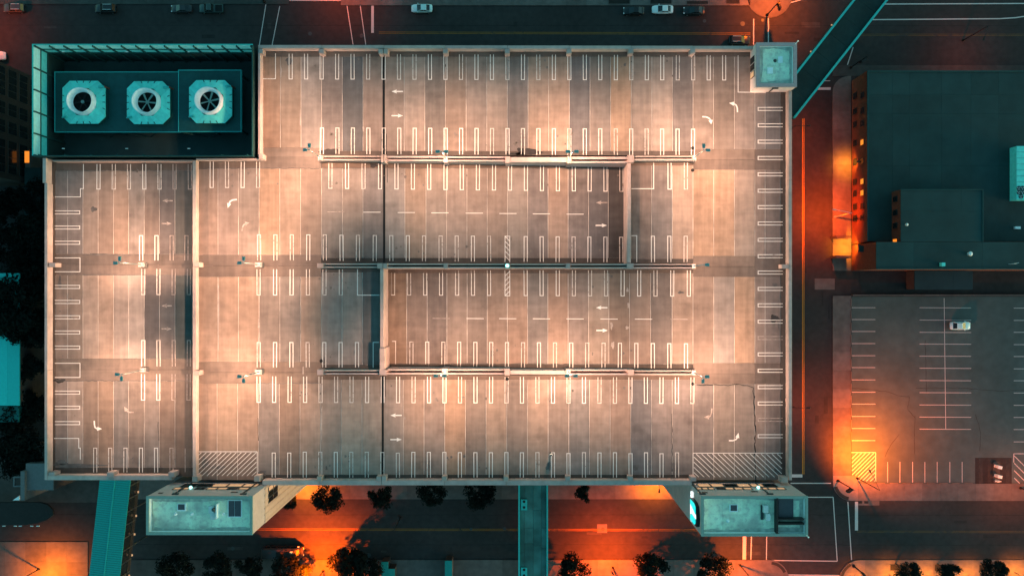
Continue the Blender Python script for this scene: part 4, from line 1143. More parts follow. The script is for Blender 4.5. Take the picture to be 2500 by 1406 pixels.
T3, o3, (X0, X1, Y0, Y1) = stair_tower(1847, 105, 1945, 212, 40.2, "small square stair tower with a pale aqua roof beside the footbridge", rim=8.5, drop=.7, wallcol=(1.5, 1.4, 1.35), cop=(2.1, 1.0, 1.1))
z3 = 40.2-.7
px_box(MB(), 1900, 138, 1911, 154, z3, .22).build("roof_hatch", M['palewhite'], T3, o3)
px_box(MB(), 1874, 165, 1887, 180, z3, .3).build("roof_hatch", M['palewhite'], T3, o3)
p = U(1892, 149, z3); MB().lathe([(0, .5), (.13, .42), (.16, .1), (.3, 0)], p, 10).build("roof_vent", M['steel'], T3, o3)
xW = X0
for k in range(3):
    y = wy(138+18*k, 38.5)
    fr = MB().box(xW-.1, y-1.1, 37.3, xW, y-.05, 39.2).build("window", M['steel'], T3, o3)
    MB().box(xW-.13, y-1.0, 37.4, xW-.1, y-.15, 39.1).build("pane", M['litglass' if k == 2 else 'glass'], fr, o3)
x = wx(1893, 39.6); MB().box(x-.5, Y0-.18, 39.35, x+.5, Y0, 39.7).build("scupper", M['steel'], T3, o3)
MB().tube((x-.3, Y0-.12, 39.4), (x-.3, Y0-.12, 37.2), .1, n=8).build("downpipe", M['steel'], T3, o3)
# lightning rods
for (px, py, z, lab, dx, dy) in ((1944, 106, 40.2, "pale lightning rod at the corner of the small square stair tower", 9, -11), (1971, 1308, ZT, "pale lightning rod at the corner of the street crossing tower", 6, 6)):
    a = U(px-2, py+ (2 if py < 700 else -2), z); b_ = U(px+dx*.45, py+dy*.45, z+1.7)
    e = thing("lightning_rod", lab, "lightning rod", a)
    MB().tube((0, 0, 0), b_-a, .07, .05, 8).build("rod", M['palewhite'], e)
    MB().lathe([(0, .16), (.12, .08), (.14, -.02), (0, -.12)], b_-a, 10).build("tip", M['palewhite'], e)

# ================================================================== COOLING TOWER YARD
ZS = 39.0
a, b = U(78, 108, ZS), U(617, 382, ZS)
so = ((a.x+b.x)/2, (a.y+b.y)/2, 26)
S = thing("equipment_screen", "tall teal panelled screen with dark posts enclosing the cooling towers", "screen wall", so)
X0, X1, Y0, Y1 = a.x, b.x, b.y, a.y
def sbox(name, m, *bx, color=None):
    return MB().box(*bx).build(name, M[m], S, so, color)
# top rails
sbox("top_rail", 'bridgeedge', X0, Y1-.16, ZS-.12, X1, Y1, ZS); sbox("top_rail", 'tealdark', X0, Y0, ZS-.12, X1, Y0+.16, ZS)
sbox("top_rail", 'bridgeedge', X0, Y0+.16, ZS-.12, X0+.16, Y1-.16, ZS); sbox("top_rail", 'tealdark', X1-.16, Y0+.16, ZS-.12, X1, Y1-.16, ZS)
# west side: panels in two tiers
nb = 5
for i in range(nb):
    ya = Y0+.25+(Y1-Y0-.5)*i/nb; yb = Y0+.25+(Y1-Y0-.5)*(i+1)/nb
    for k in range(2):
        z1 = ZS-.2-1.75*k
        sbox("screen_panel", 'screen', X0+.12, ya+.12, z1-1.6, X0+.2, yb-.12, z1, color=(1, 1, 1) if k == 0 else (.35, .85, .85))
    sbox("post", 'tealdark', X0+.2, ya-.1, 27, X0+.42, ya+.1, ZS-.13)
sbox("mid_rail", 'tealdark', X0+.2, Y0+.2, ZS-1.95, X0+.32, Y1-.2, ZS-1.8); sbox("mid_rail", 'tealdark', X0+.2, Y0+.2, ZS-3.75, X0+.34, Y1-.2, ZS-3.55)
nb = 15
for i in range(nb+1):
    xa = X0+.4+(X1-X0-.8)*i/nb; xb = X0+.4+(X1-X0-.8)*(i+1)/nb
    sbox("post", 'tealdark', xa-.09, Y1-.45, 27, xa+.09, Y1-.2, ZS-.13)
    if i < nb:
        for k in range(2):
            z1 = ZS-.2-1.75*k
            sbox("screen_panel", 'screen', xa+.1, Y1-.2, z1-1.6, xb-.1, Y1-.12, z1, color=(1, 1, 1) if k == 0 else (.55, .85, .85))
sbox("mid_rail", 'tealdark', X0+.3, Y1-.34, ZS-1.95, X1-.3, Y1-.22, ZS-1.8); sbox("mid_rail", 'tealdark', X0+.3, Y1-.36, ZS-3.75, X1-.3, Y1-.22, ZS-3.55)
for i in range(9):
    xa = X0+1+(X1-X0-2)*i/8
    sbox("post", 'tealdark', xa-.08, Y0+.2, 27, xa+.08, Y0+.4, ZS-.13)
sbox("back_wall", 'darkroof', X0+.02, Y1-.12, 20, X1-.02, Y1-.02, ZS-3.6); sbox("back_wall", 'darkroof', X0+.02, Y0+.02, 20, X0+.12, Y1-.13, ZS-3.6)
sbox("back_wall", 'darkroof', X0+.13, Y0+.02, 20, X1-.02, Y0+.14, ZS-.13); sbox("back_wall", 'darkroof', X1-.14, Y0+.15, 20, X1-.02, Y1-.13, ZS-.13)
sbox("yard_floor", 'darkroof', X0+.13, Y0+.15, 26, X1-.15, Y1-.13, 30.5, color=(2.6, 1.7, 1.7))
sbox("outer_wall", 'stone', X0+.01, Y0+.01, 0, X1-.01, Y1-.01, 19.9)
for px in (155, 310, 462):                   # small swan-neck lights on the rails
    for py, s in ((127, 1), (363, -1)):
        p = U(px, py, ZS-2)
        sbox("rail_light", 'palewhite', p.x-.3, p.y-.06, ZS-2.1, p.x+.15, p.y+.06, ZS-2.0)

# steel platforms
ZF = 34.4
for x0, y0, x1, y1, z, lab in ((135, 177.5, 438, 322, ZF, "long dark teal steel platform under two cooling towers"), (437, 173, 588, 321, ZF+.25, "square dark teal steel platform under the single cooling tower")):
    a, b = U(x0, y0, z), U(x1, y1, z); po = ((a.x+b.x)/2, (a.y+b.y)/2, 27)
    P_ = thing("equipment_platform", lab, "platform", po, 0, "steel platforms in the cooling yard")
    nx = max(3, round((b.x-a.x)/3.2))
    for i in range(nx):
        xa, xb = a.x+(b.x-a.x)*i/nx, a.x+(b.x-a.x)*(i+1)/nx
        k = rnd.uniform(.9, 1.1)
        MB().box(xa+.006, b.y, z-.12, xb-.006, a.y, z).build("floor_plate", M['tealdark'], P_, po, (k*1.25, k*1.25, k*1.25))
    for bx in ((a.x-.12, b.y-.12, b.x+.12, b.y), (a.x-.12, a.y, b.x+.12, a.y+.12), (a.x-.12, b.y, a.x, a.y), (b.x, b.y, b.x+.12, a.y)):
        MB().box(bx[0], bx[1], z-.4, bx[2], bx[3], z+.08).build("edge_beam", M['bridgeedge'], P_, po).color = (1, 1, 1, 1)
    for xx in (a.x+.4, (a.x+b.x)/2, b.x-.4):
        for yy in (a.y-.4, b.y+.4):
            MB().box(xx-.15, yy-.15, 27, xx+.15, yy+.15, z-.12).build("leg", M['tealdark'], P_, po)
    for k in range(2 if x1 < 450 else 1):
        xx = a.x+(b.x-a.x)*(.33+.33*k); 
        for s in (-1, 1):
            MB().tube((xx+s*3.2, b.y-.1, z-.4), (xx, b.y-.1, 30), .09, n=6).build("brace", M['tealdark'], P_, po)

# cooling towers
def cooling_tower(cx, cy, zf, label, fan_seed, blades=True):
    p = U(cx, cy, zf+1.3); base = Vector((p.x, p.y, zf))
    e = thing("cooling_tower", label, "cooling tower", base, 0, "cooling towers in a row")
    h = 3.72; cch = 1.25
    def octo(s, c): return [(s, -s+c), (s, s-c), (s-c, s), (-s+c, s), (-s, s-c), (-s, -s+c), (-s+c, -s), (s-c, -s)]
    low = octo(h-.12, cch); top = octo(h, cch); inn = octo(2.35, 1.35)
    MB().prism(low, 0.02, 1.05).build("casing", M['tealdark'], e)
    # eight sloping roof segments round the collar, each its own sheet
    for i in range(8):
        a, b = top[i], top[(i+1) % 8]; c_, d = inn[(i+1) % 8], inn[i]
        k = rnd.uniform(.9, 1.1)
        long = math.dist(a, b) > 3
        n = 4 if long else 1
        for j in range(n):
            f0, f1 = j/n, (j+1)/n
            def L(u, v, t): return (u[0]+(v[0]-u[0])*t, u[1]+(v[1]-u[1])*t)
            q = [L(a, b, f0), L(a, b, f1), L(d, c_, f1), L(d, c_, f0)]
            kk = k*rnd.uniform(.92, 1.08)
            v = [(q[0][0], q[0][1], 1.06), (q[1][0], q[1][1], 1.06), (q[2][0], q[2][1], 1.42), (q[3][0], q[3][1], 1.42),
                 (q[0][0], q[0][1], 1.24), (q[1][0], q[1][1], 1.24), (q[2][0], q[2][1], 1.60), (q[3][0], q[3][1], 1.60)]
            cxm = sum(t_[0] for t_ in v)/8; cym = sum(t_[1] for t_ in v)/8
            v = [(cxm+(t_[0]-cxm)*.992, cym+(t_[1]-cym)*.992, t_[2]) for t_ in v]
            MB().add(v, [(0, 3, 2, 1), (4, 5, 6, 7), (0, 1, 5, 4), (1, 2, 6, 5), (2, 3, 7, 6), (3, 0, 4, 7)]).build("casing_sheet", M['aqua'], e, (0, 0, 0), (kk, kk, kk))
            if long and j:
                r0 = L(a, b, f0); r1 = L(d, c_, f0)
                m_ = L(r0, r1, .28)
                MB().tube((r0[0], r0[1], 1.27), (m_[0], m_[1], 1.37), .06, n=6).build("stiffener", M['tealdark'], e)
    MB().lathe([(2.35, 1.30), (2.38, 1.60), (2.2, 1.75), (2.12, 2.05), (2.16, 2.55), (2.22, 2.62), (2.12, 2.63), (2.04, 2.5), (1.78, 1.75), (1.70, 1.45)], (0, 0, 0), 40).build("fan_stack", M['palewhite'], e)
    MB().lathe([(0, 1.2), (2.3, 1.2), (2.3, 1.1)], (0, 0, 0), 24, False).build("fan_well", M['core'], e)
    hub = MB().lathe([(0, 1.72), (.24, 1.70), (.30, 1.58), (.30, 1.42)], (0, 0, 0), 18).build("fan_hub", M['coping'], e)
    rs = random.Random(fan_seed).uniform(0, 1)
    for i in range(6):
        t = 2*math.pi*i/6+rs; ca, sa = math.cos(t), math.sin(t)
        def bp(r, s, z): return (r*ca-s*sa, r*sa+s*ca, z)
        mb = MB().add([bp(.28, -.10, 1.50), bp(1.62, -.15, 1.46), bp(1.62, .15, 1.56), bp(.28, .10, 1.60), bp(.28, -.10, 1.53), bp(1.62, -.15, 1.49), bp(1.62, .15, 1.59), bp(.28, .10, 1.63)],
                      [(0, 3, 2, 1), (4, 5, 6, 7), (0, 1, 5, 4), (1, 2, 6, 5), (2, 3, 7, 6), (3, 0, 4, 7)])
        bl = mb.build("fan_blade", M['coping'] if blades else M['rubber'], hub)
    for s in ((1, 1), (-1, -1)):
        x, y = s[0]*2.75, s[1]*2.55
        MB().tube((x, y, 1.55), (x+s[0]*.9, y+s[1]*.12, 1.42), .2, .14, 10).build("pipe_elbow", M['bridgeedge'], e)
        MB().tube((x+s[0]*.9, y+s[1]*.12, 1.42), (x+s[0]*1.0, y+s[1]*.12, .05), .14, n=8).build("riser_pipe", M['brick'], e)
    return e
cooling_tower(204, 250, ZF, "aqua cooling tower with a dark still fan, beside the panelled end screen", 1, False)
cooling_tower(361.5, 251, ZF, "aqua cooling tower in the middle with visible fan blades", 2)
cooling_tower(513.5, 248.5, ZF+.25, "paler aqua cooling tower alone on the square platform", 3)

# ================================================================== FOOTBRIDGES
# covered walkway, standing seam roof
def along(px0, py0, px1, py1, z):
    return U(px0, py0, z), U(px1, py1, z)
zb = 12.0
A0, A1 = U(283.5, 1150, zb), U(251, 1440, zb)
o_ = A0.copy(); o_.z = 7.6
B = thing("covered_walkway", "long covered walkway with a teal ribbed metal roof leaving the garage", "footbridge", o_)
d = (A1-A0); Ln = d.length; d.normalize(); n = Vector((-d.y, d.x, 0))
hw = 37.5*(HC-zb)/F
def bx_along(mb, t0, t1, s0, s1, z0, z1):
    pts = [A0+d*t0+n*s0, A0+d*t1+n*s0, A0+d*t1+n*s1, A0+d*t0+n*s1]
    return mb.prism([(p.x, p.y) for p in pts], z0, z1)
for s in (-1, 1):
    p = [A0+n*(s*hw), A1+n*(s*hw), A1, A0]
    v = [(p[0].x, p[0].y, zb), (p[1].x, p[1].y, zb), (p[2].x, p[2].y, zb+.12), (p[3].x, p[3].y, zb+.12)]
    v2 = [(q[0], q[1], q[2]-.12) for q in v]
    MB().add(v+v2, [(0, 1, 2, 3), (7, 6, 5, 4), (0, 4, 5, 1), (1, 5, 6, 2), (2, 6, 7, 3), (3, 7, 4, 0)]).build("roof_slope", M['tealroof'], B, o_)
sm = MB()
N_ = int(Ln/.46)
for i in range(N_):
    t = i*.46
    for s in (-1, 1):
        q0 = A0+d*t; q1 = q0+n*(s*hw)
        q0 = Vector((q0.x, q0.y, zb+.13)); q1 = Vector((q1.x, q1.y, zb+.01))
        w2 = d*.035; up = Vector((0, 0, .06))
        sm.add([q0-w2, q0+w2, q1+w2, q1-w2, q0-w2+up, q0+w2+up, q1+w2+up, q1-w2+up], [(4, 5, 6, 7), (0, 4, 7, 3), (1, 2, 6, 5)])
sm.build("roof_seam", M['tealroof'], B, o_, (.5, .5, .5), "stuff")
bx_along(MB(), 0, Ln, -.12, .12, zb+.13, zb+.22).build("ridge_cap", M['tealroof'], B, o_)
bx_along(MB(), 0, Ln, -hw+.25, hw-.25, 7.6, 8.0).build("floor_deck", M['stone'], B, o_)
for s in (-1, 1):
    bx_along(MB(), 0, Ln, s*(hw-.15)-.08, s*(hw-.15)+.08, 8.0, 9.1).build("side_wall", M['canopy'], B, o_)
    for i in range(9):
        bx_along(MB(), i*Ln/9+.15, (i+1)*Ln/9-.15, s*(hw-.15)-.04, s*(hw-.15)+.04, 9.1, zb-.1).build("side_glazing", M['glass'], B, o_)
        bx_along(MB(), i*Ln/9-.12, i*Ln/9+.12, s*(hw-.15)-.1, s*(hw-.15)+.1, 0 if i in (3, 6) else 8.0, zb-.1).build("post", M['steel'], B, o_)
for k, (px, py) in enumerate(((340, 1200), (335, 1258), (331, 1303), (325, 1354), (318, 1404))):
    p = U(px-2, py, 8.6)
    MB().box(p.x-.12, p.y-.2, 8.6, p.x+.12, p.y+.2, 8.8).build("side_light", M['litglass'], B, o_)

# concrete footbridge over the south street
zb = 10.0
a, b = U(1265.5, 1150, zb), U(1337.5, 1470, zb)
o_ = Vector(((a.x+b.x)/2, a.y, 0))
B = thing("footbridge", "straight teal stained footbridge roof crossing the south street from the garage", "footbridge", o_)
r_ = rnd
cols = [(1266.5+3, 1290-3), (1287, 1302), (1302, 1322), (1322, 1334)]
xc = [1270, 1280, 1302, 1322, 1334]
yc = [1150, 1232, 1325, 1337, 1470]
for i in range(4):
    ys = [1150, 1245 if i in (0, 2) else 1290, [1348, 1326, 1332, 1338][i], 1480]
    for j in range(3):
        p0, p1 = U(xc[i], ys[j], zb-.35), U(xc[i+1], ys[j+1], zb-.35)
        k = r_.uniform(.75, 1.15)
        MB().box(p0.x+.025, p0.y-.025, zb-.6, p1.x-.025, p1.y+.025, zb-.35).build("roof_slab", M['bridge'], B, o_, (k, k, k))
p0, p1 = U(1266, 1150, zb), U(1337, 1480, zb)
MB().box(p0.x, p1.y, zb-4.2, p1.x, p0.y, zb-.62).build("bridge_body", M['stone'], B, o_)
for x0, x1 in ((1265.3, 1269.6), (1334.2, 1338)):
    q0, q1 = U(x0, 1150, zb), U(x1, 1480, zb)
    MB().box(q0.x, q1.y, zb-.7, q1.x, q0.y, zb).build("edge_kerb", M['bridgeedge'], B, o_)
for py in (1231, 1397):
    q0, q1 = U(1272, py-13, zb-.3), U(1287, py+13, zb-.3)
    u_ = MB().box(q0.x, q1.y, zb-.35, q1.x, q0.y, zb-.05).build("vent_base", M['bridgeedge'], B, o_)
    for dy in (-7, 7):
        c_ = U(1279.5, py+dy, zb-.05); MB().lathe([(0, .04), (.24, .04), (.28, 0)], c_, 14, False).build("vent_opening", M['rubber'], u_, o_)
for py in (1216, 1372):
    q0, q1 = U(1285, py, zb-4.2), U(1317, py+8, zb-4.2)
    MB().box(q0.x, q1.y, 0, q1.x, q0.y, zb-4.2).build("pier", M['stone'], B, o_)

# diagonal dark footbridge
zb = 12.0
A0, A1 = U(1915, 268, zb), U(2150, -30, zb)
o_ = A0.copy(); o_.z = 0
B = thing("footbridge", "diagonal dark roofed footbridge with bright teal edges by the small square tower", "footbridge", o_)
d = (A1-A0); Ln = d.length; d.normalize(); n = Vector((-d.y, d.x, 0))
hw = 33.5*(HC-zb)/F
nseg = 7
for i in range(nseg):
    k = rnd.uniform(.9, 1.15)
    bx_along(MB(), Ln*i/nseg+.02, Ln*(i+1)/nseg-.02, -hw+.35, hw-.35, zb-.6, zb-.35).build("roof_panel", M['darkroof'], B, o_, (k*.5, k*.5, k*.5))
for s in (-1, 1):
    bx_along(MB(), 0, Ln, s*(hw-.17)-.2, s*(hw-.17)+.2, zb-.7, zb).build("edge_beam", M['bridgeedge'], B, o_)
bx_along(MB(), 0, Ln, -hw+.1, hw-.1, 7.8, zb-.72).build("bridge_body", M['darkroof'], B, o_, (.8, .8, .8))
for t in (8, 24):
    bx_along(MB(), t, t+1.2, -1.2, 1.2, 0, 7.8).build("pier", M['stone'], B, o_)
for t in (6, 13, 20, 27):
    p = A0+d*t+n*(hw+.25)
    MB().box(p.x-.1, p.y-.1, zb-.6, p.x+.1, p.y+.1, zb-.3).build("edge_light", M['litglass'], B, o_)

# ================================================================== OTHER BUILDINGS
def px_bldg(mb, x0, y0, x1, y1, z, zb=0):
    a, b = U(x0, y0, z), U(x1, y1, z); mb.box(a.x, a.y, zb, b.x, b.y, z); return mb
# brick block east of the side street: main part and higher wing
p = U(2300, 420, 0); o_ = Vector((p.x, p.y, 0))
BB = thing("brick_building", "low red brick building with a dark teal flat roof and a row of small windows", "building", o_)
HM, HW_ = 7.5, 11.3
px_bldg(MB(), 2118, 173, 2700, 590, HM-.35).build("wall", M['brick'], BB, o_)
a, b = U(2140, 590.5, HW_), U(2700, 657, HW_)
px_bldg(MB(), 2140, 590.5, 2700, 657, HW_-.3).build("wing_wall", M['brick'], BB, o_)
px_bldg(MB(), 2200, 463, 2401, 590, HW_-.3, HM-.35).build("wing_wall", M['brick'], BB, o_)
# roofs in sheets
xsr = [2118, 2180, 2222, 2300, 2372, 2440, 2520, 2700]
ysr = [173, 232, 278, 405, 589]
for i in range(len(xsr)-1):
    for j in range(len(ysr)-1):
        a, b = U(xsr[i], ysr[j], HM), U(xsr[i+1], ysr[j+1], HM); k = rnd.uniform(.85, 1.15)
        MB().box(a.x+.012, b.y+.012, HM-.34, b.x-.012, a.y-.012, HM-.2).build("roof_sheet", M['darkroof'], BB, o_, (k, k, k))
for x0, y0, x1, y1 in ((2118, 173, 2700, 175.5), (2118, 175.7, 2120.5, 589.5)):
    px_bldg(MB(), x0, y0, x1, y1, HM+.02, HM-.2).build("coping", M['tealdark'], BB, o_)
for x0, y0, x1, y1 in ((2200, 463, 2274, 516), (2274, 463, 2348, 516), (2348, 463, 2400, 516), (2200, 516, 2400, 590), (2140, 590.5, 2232, 655), (2232, 590.5, 2400, 655), (2400, 590.5, 2520, 655), (2520, 590.5, 2700, 655)):
    a, b = U(x0, y0, HW_), U(x1, y1, HW_); k = rnd.uniform(.95, 1.25)
    MB().box(a.x+.012, b.y+.012, HW_-.29, b.x-.012, a.y-.012, HW_-.15).build("roof_sheet", M['darkroof'], BB, o_, (k, k, k))
for x0, y0, x1, y1 in ((2199, 462, 2401, 464), (2399, 464.2, 2401, 590), (2140, 655, 2700, 657.5)):
    px_bldg(MB(), x0, y0, x1, y1, HW_+.02, HW_-.15).build("coping", M['tealdark'], BB, o_)
# windows on the west wall (two storeys) and on the wing
xw = U(2118, 0, HM).x
def west_window(x, py, z0, z1, wpx, m, par=BB):
    y0, y1 = U(0, py-wpx/2, z1).y, U(0, py+wpx/2, z1).y
    f = MB().box(x-.05, y0, z0, x, y1, z1).build("window", M['steel'], par, o_)
    MB().box(x-.08, y0-.1, z0+.1, x-.05, y1+.1, z1-.1).build("pane", M[m], f, o_)
for k, py in enumerate((230, 268, 300, 346, 392, 442, 470, 502, 530)):
    west_window(xw-.003, py, 4.4, 5.9, 15, 'litorange' if py in (346, 442, 470) else 'glass')
    west_window(xw-.003, py+2, 1.0, 2.6, 15, 'glass')
xw2 = U(2200, 0, HW_).x
for py in (485, 518, 550, 606-17):
    west_window(xw2-.003, py, HM+.6, HM+2.3, 14, 'litorange' if py > 580 else 'glass')
# entrance porch walls
for y in (575.5, 624):
    px_bldg(MB(), 2041, y, 2078, y+6, 2.6).build("porch_wall", M['stone'], BB, o_)
px_bldg(MB(), 2097, 600, 2134, 615.5, 5.5, 5.2).build("porch_roof", M['darkroof'], BB, o_)
# rooftop items (things standing on the roof)
def roof_unit(name, label, cat, x0, y0, x1, y1, z, h, m='unitgrey', col=None):
    a, b = U(x0, y0, z+h), U(x1, y1, z+h); o__ = ((a.x+b.x)/2, (a.y+b.y)/2, z)
    e = thing(name, label, cat, o__)
    MB().box(a.x, a.y, z+.08, b.x, b.y, z+h).build("casing", M[m], e, o__, col)
    MB().box(a.x+.1, a.y-.1, z-.15, b.x-.1, b.y+.1, z+.08).build("curb", M['steel'], e, o__)
    return e, o__, (a, b)
e, oh, (a, b) = roof_unit("hvac_unit", "big aqua rooftop air handler with a cluster of fans at its end", "air conditioner", 2482, 357, 2530, 488, HM-.2, 2.2, 'aqua', (1, .95, .95))
for i in range(6):
    yy = a.y-(a.y-U(0, 452, HM+2).y)*(i+1)/6.5
    MB().box(a.x+.02, yy-.02, HM+2.0, b.x-.02, yy+.02, HM+2.03).build("panel_seam", M['tealdark'], e, oh)
for px, py in ((2487, 460), (2496, 460), (2487, 470), (2496, 470), (2492, 480)):
    c_ = U(px, py, HM+2.0)
    f_ = MB().lathe([(.46, 0), (.5, .1), (.4, .1), (.38, .02), (0, .02)], c_, 16, False).build("fan_ring", M['tealdark'], e, oh)
    for k in range(3):
        t = R(120*k+20); MB().add([c_+Vector((0, 0, .06)), c_+Vector((.36*math.cos(t), .36*math.sin(t), .05)), c_+Vector((.36*math.cos(t+.6), .36*math.sin(t+.6), .08))], [(0, 1, 2)]).build("fan_blade", M['unitgrey'], f_, oh)
roof_unit("roof_vent", "small square aqua vent box near the south edge of the brick building", "roof vent", 2299, 641, 2308, 650, HW_-.15, .9, 'aqua')
p = U(2364, 620, HW_-.15)
e = thing("roof_vent", "round white vent cap on the brick building's higher roof", "roof vent", p)
MB().lathe([(.3, 0), (.3, .7)], (0, 0, 0), 14).build("pipe", M['unitgrey'], e); MB().lathe([(0, 1.0), (.35, .92), (.48, .72), (.3, .68)], (0, 0, 0), 16).build("cap", M['palewhite'], e)
p = U(2211, 549, HW_-.15)
e = thing("roof_vent", "tiny white pipe vent on the raised roof by the wall with dark windows", "roof vent", p)
MB().lathe([(.2, 0), (.2, .5)], (0, 0, 0), 12).build("pipe", M['unitgrey'], e); MB().lathe([(0, .75), (.24, .68), (.3, .52), (.2, .5)], (0, 0, 0), 12).build("cap", M['palewhite'], e)
roof_unit("roof_vent", "flat white vent plate in the sunken roof corner beyond the raised roof", "roof vent", 2479, 553, 2492, 559, HM-.2, .6, 'palewhite')
p = U(2462, 645, HW_-.15)
e = thing("antenna_mast", "thin pale antenna mast on the brick building's south roof", "antenna", p)
MB().tube((0, 0, 0), (0, 0, 2.6), .04, .03, 6).build("mast", M['palewhite'], e); MB().tube((-.5, 0, 2.4), (.5, .2, 2.4), .03, n=6).build("cross_arm", M['palewhite'], e)
# low shed between building and car park
p = U(2304, 684, 0)
e = thing("loading_shed", "low flat blue-grey shed in the alley behind the brick building", "shed", (p.x, p.y, 0))
oo = (p.x, p.y, 0)
px_bldg(MB(), 2234, 662, 2375, 706, 3.6).build("wall", M['stone'], e, oo); 
for i in range(3):
    a, b = U(2233+47.3*i, 661, 3.85), U(2233+47.3*(i+1), 707, 3.85)
    MB().box(a.x+.01, b.y, 3.6, b.x-.01, a.y, 3.85).build("roof_panel", M['darkroof'], e, oo, (.9, .85, 1.1))
a = rect_px(2100, 661, 2700, 722, .01)
MB().box(a[0], a[1], -.1, a[2], a[3], .012).build("alley", M['asphalt'], kind="structure")
# retaining wall along the car park
p = U(2300, 721, 0); oo = (p.x, p.y, 0)
e = thing("retaining_wall", "low pale concrete wall with panel joints along the alley side of the car park", "wall", oo)
for i in range(13):
    a, b = U(2082+42*i, 719, .7), U(2082+42*(i+1)-.6, 722.5, .7)
    MB().box(a.x, b.y, 0, b.x, a.y, .7).build("wall_panel", M['walk'], e, oo, (.9, .9, .9))
# wheel stops round the car park
ws = MB().add([(-.9, -.1, 0), (.9, -.1, 0), (.9, .1, 0), (-.9, .1, 0), (-.88, -.05, .14), (.88, -.05, .14), (.88, .05, .14), (-.88, .05, .14)], [(0, 3, 2, 1), (4, 5, 6, 7), (0, 1, 5, 4), (1, 2, 6, 5), (2, 3, 7, 6), (3, 0, 4, 7)])
ORD = 'first second third fourth fifth sixth seventh eighth ninth tenth eleventh twelfth'.split()
ws_me = bpy.data.meshes.new("wheel_stop"); ws_me.from_pydata(ws.v, [], ws.f); ws_me.materials.append(M['walk'])
for k in range(12):
    o = link("wheel_stop", ws_me); o.location = U(2077.8, 738+29.6*k, .14); o.location.z = .15; o.rotation_euler = (0, 0, math.pi/2); o.color = (1.3, 1.25, 1.2, 1)
    tag(o, ORD[k]+" wheel stop from the alley wall, along the car park's side street edge", "wheel stop", "wheel stops by the side street")
for k, px in enumerate((2097, 2122, 2150, 2182, 2213, 2243, 2273, 2304, 2334, 2364)):
    o = link("wheel_stop", ws_me); o.location = U(px, 1179, .02); o.location.z = .02; o.color = (1.2, 1.15, 1.1, 1)
    tag(o, ORD[k]+" wheel stop from the lamplit corner, along the car park's south street edge", "wheel stop", "wheel stops by the south street")
# ticket machines on the entry island
p = U(2431, 1148, 0)
isl = MB().prism(round_poly(2424, 1126, 2441, 1178, .12, {"tl": 7, "tr": 7, "bl": 7, "br": 7}), 0, .12).build("traffic_island", M['walk'], kind="structure", color=(.5, .5, .5))
for py, lab in ((1137, "white ticket machine on the entry island, the one deeper in the car park"), (1160, "white ticket machine on the entry island, the one closer to the pavement")):
    p = U(2432, py, .12); e = thing("ticket_machine", lab, "ticket machine", p, R(-12), "ticket machines at the car park entry")
    MB().box(-.45, -.3, 0, .45, .3, 1.3).build("cabinet", M['palewhite'], e); MB().add([(-.5, -.35, 1.3), (.5, -.35, 1.3), (.5, .35, 1.3), (-.5, .35, 1.3), (-.45, -.3, 1.42), (.3, -.3, 1.48), (.3, .3, 1.48), (-.45, .3, 1.42)], [(4, 5, 6, 7), (0, 1, 5, 4), (1, 2, 6, 5), (2, 3, 7, 6), (3, 0, 4, 7)]).build("hood", M['palewhite'], e)
    MB().box(.45, -.2, .6, .47, .2, 1.1).build("keypad", M['blackpole'], e)
p = U(2431, 1172, .12); e = thing("barrier_gate", "slim white barrier arm at the car park entry", "barrier", p)
MB().box(-.2, -.2, 0, .2, .2, 1.0).build("motor_box", M['unitgrey'], e); MB().box(-.75, -.06, .85, .6, .06, .97).build("arm", M['palewhite'], e)

# dark office block in the north-west with a grid of windows
xr = U(97, 0, 0).x
yt, yb_ = U(0, 716-(716-146)*160/160*1.0, 0).y, 0
yN_, yS_ = U(0, 195, 0).y, U(0, 455, 0).y
o_ = Vector((xr-12, (yN_+yS_)/2, 0))
e = thing("office_building", "dark brown office block with a grid of tall windows beside the cooling yard", "building", o_)
MB().box(xr-30, yS_, 0, xr, yN_, 21).build("wall", M['darkstone'], e, o_)
MB().box(xr-30, yS_+.4, 21, xr-.4, yN_-.4, 21.3).build("roof", M['darkroof'], e, o_)
rows = [(1.2, 3.2), (4.0, 6.6), (7.4, 10.0), (10.8, 13.4), (14.2, 16.8)]
segs = [(.03, .28), (.33, .44), (.49, .60), (.66, .95)]
for (z0, z1) in rows:
    for (s0, s1) in segs:
        y1_, y0_ = lerp(yN_, yS_, s0), lerp(yN_, yS_, s1)
        w_ = MB().box(xr, y0_, z0, xr+.06, y1_, z1).build("window", M['steel'], e, o_)
        nn = max(1, round((y1_-y0_)/1.6))
        for q in range(nn):
            MB().box(xr+.06, y0_+(y1_-y0_)*q/nn+.06, z0+.1, xr+.08, y0_+(y1_-y0_)*(q+1)/nn-.06, z1-.1).build("pane", M['glass'], w_, o_)
# narrow service building with a lit doorway
p = U(85, 420, 0); e = thing("service_annex", "dark service annex with an orange lit window wedged behind the cooling yard", "building", (p.x, p.y, 0))
oo = (p.x, p.y, 0)
px_bldg(MB(), 60, 410, 100, 640, 6).build("wall", M['stone'], e, oo)
a, b = U(60, 410, 6.1), U(100, 640, 6.1); MB().box(a.x, b.y, 6.0, b.x, a.y, 6.15).build("roof", M['darkroof'], e, oo, (.5, .5, .5))
a, b = U(62, 370, 6), U(73, 398, 6)
w_ = px_bldg(MB(), 61, 369, 74, 409.5, 6.2, 0).build("lit_bay", M['stone'], e, oo)
MB().box(a.x, b.y, 6.2, b.x, a.y, 6.25).build("roof_light", M['litorange'], w_, oo)
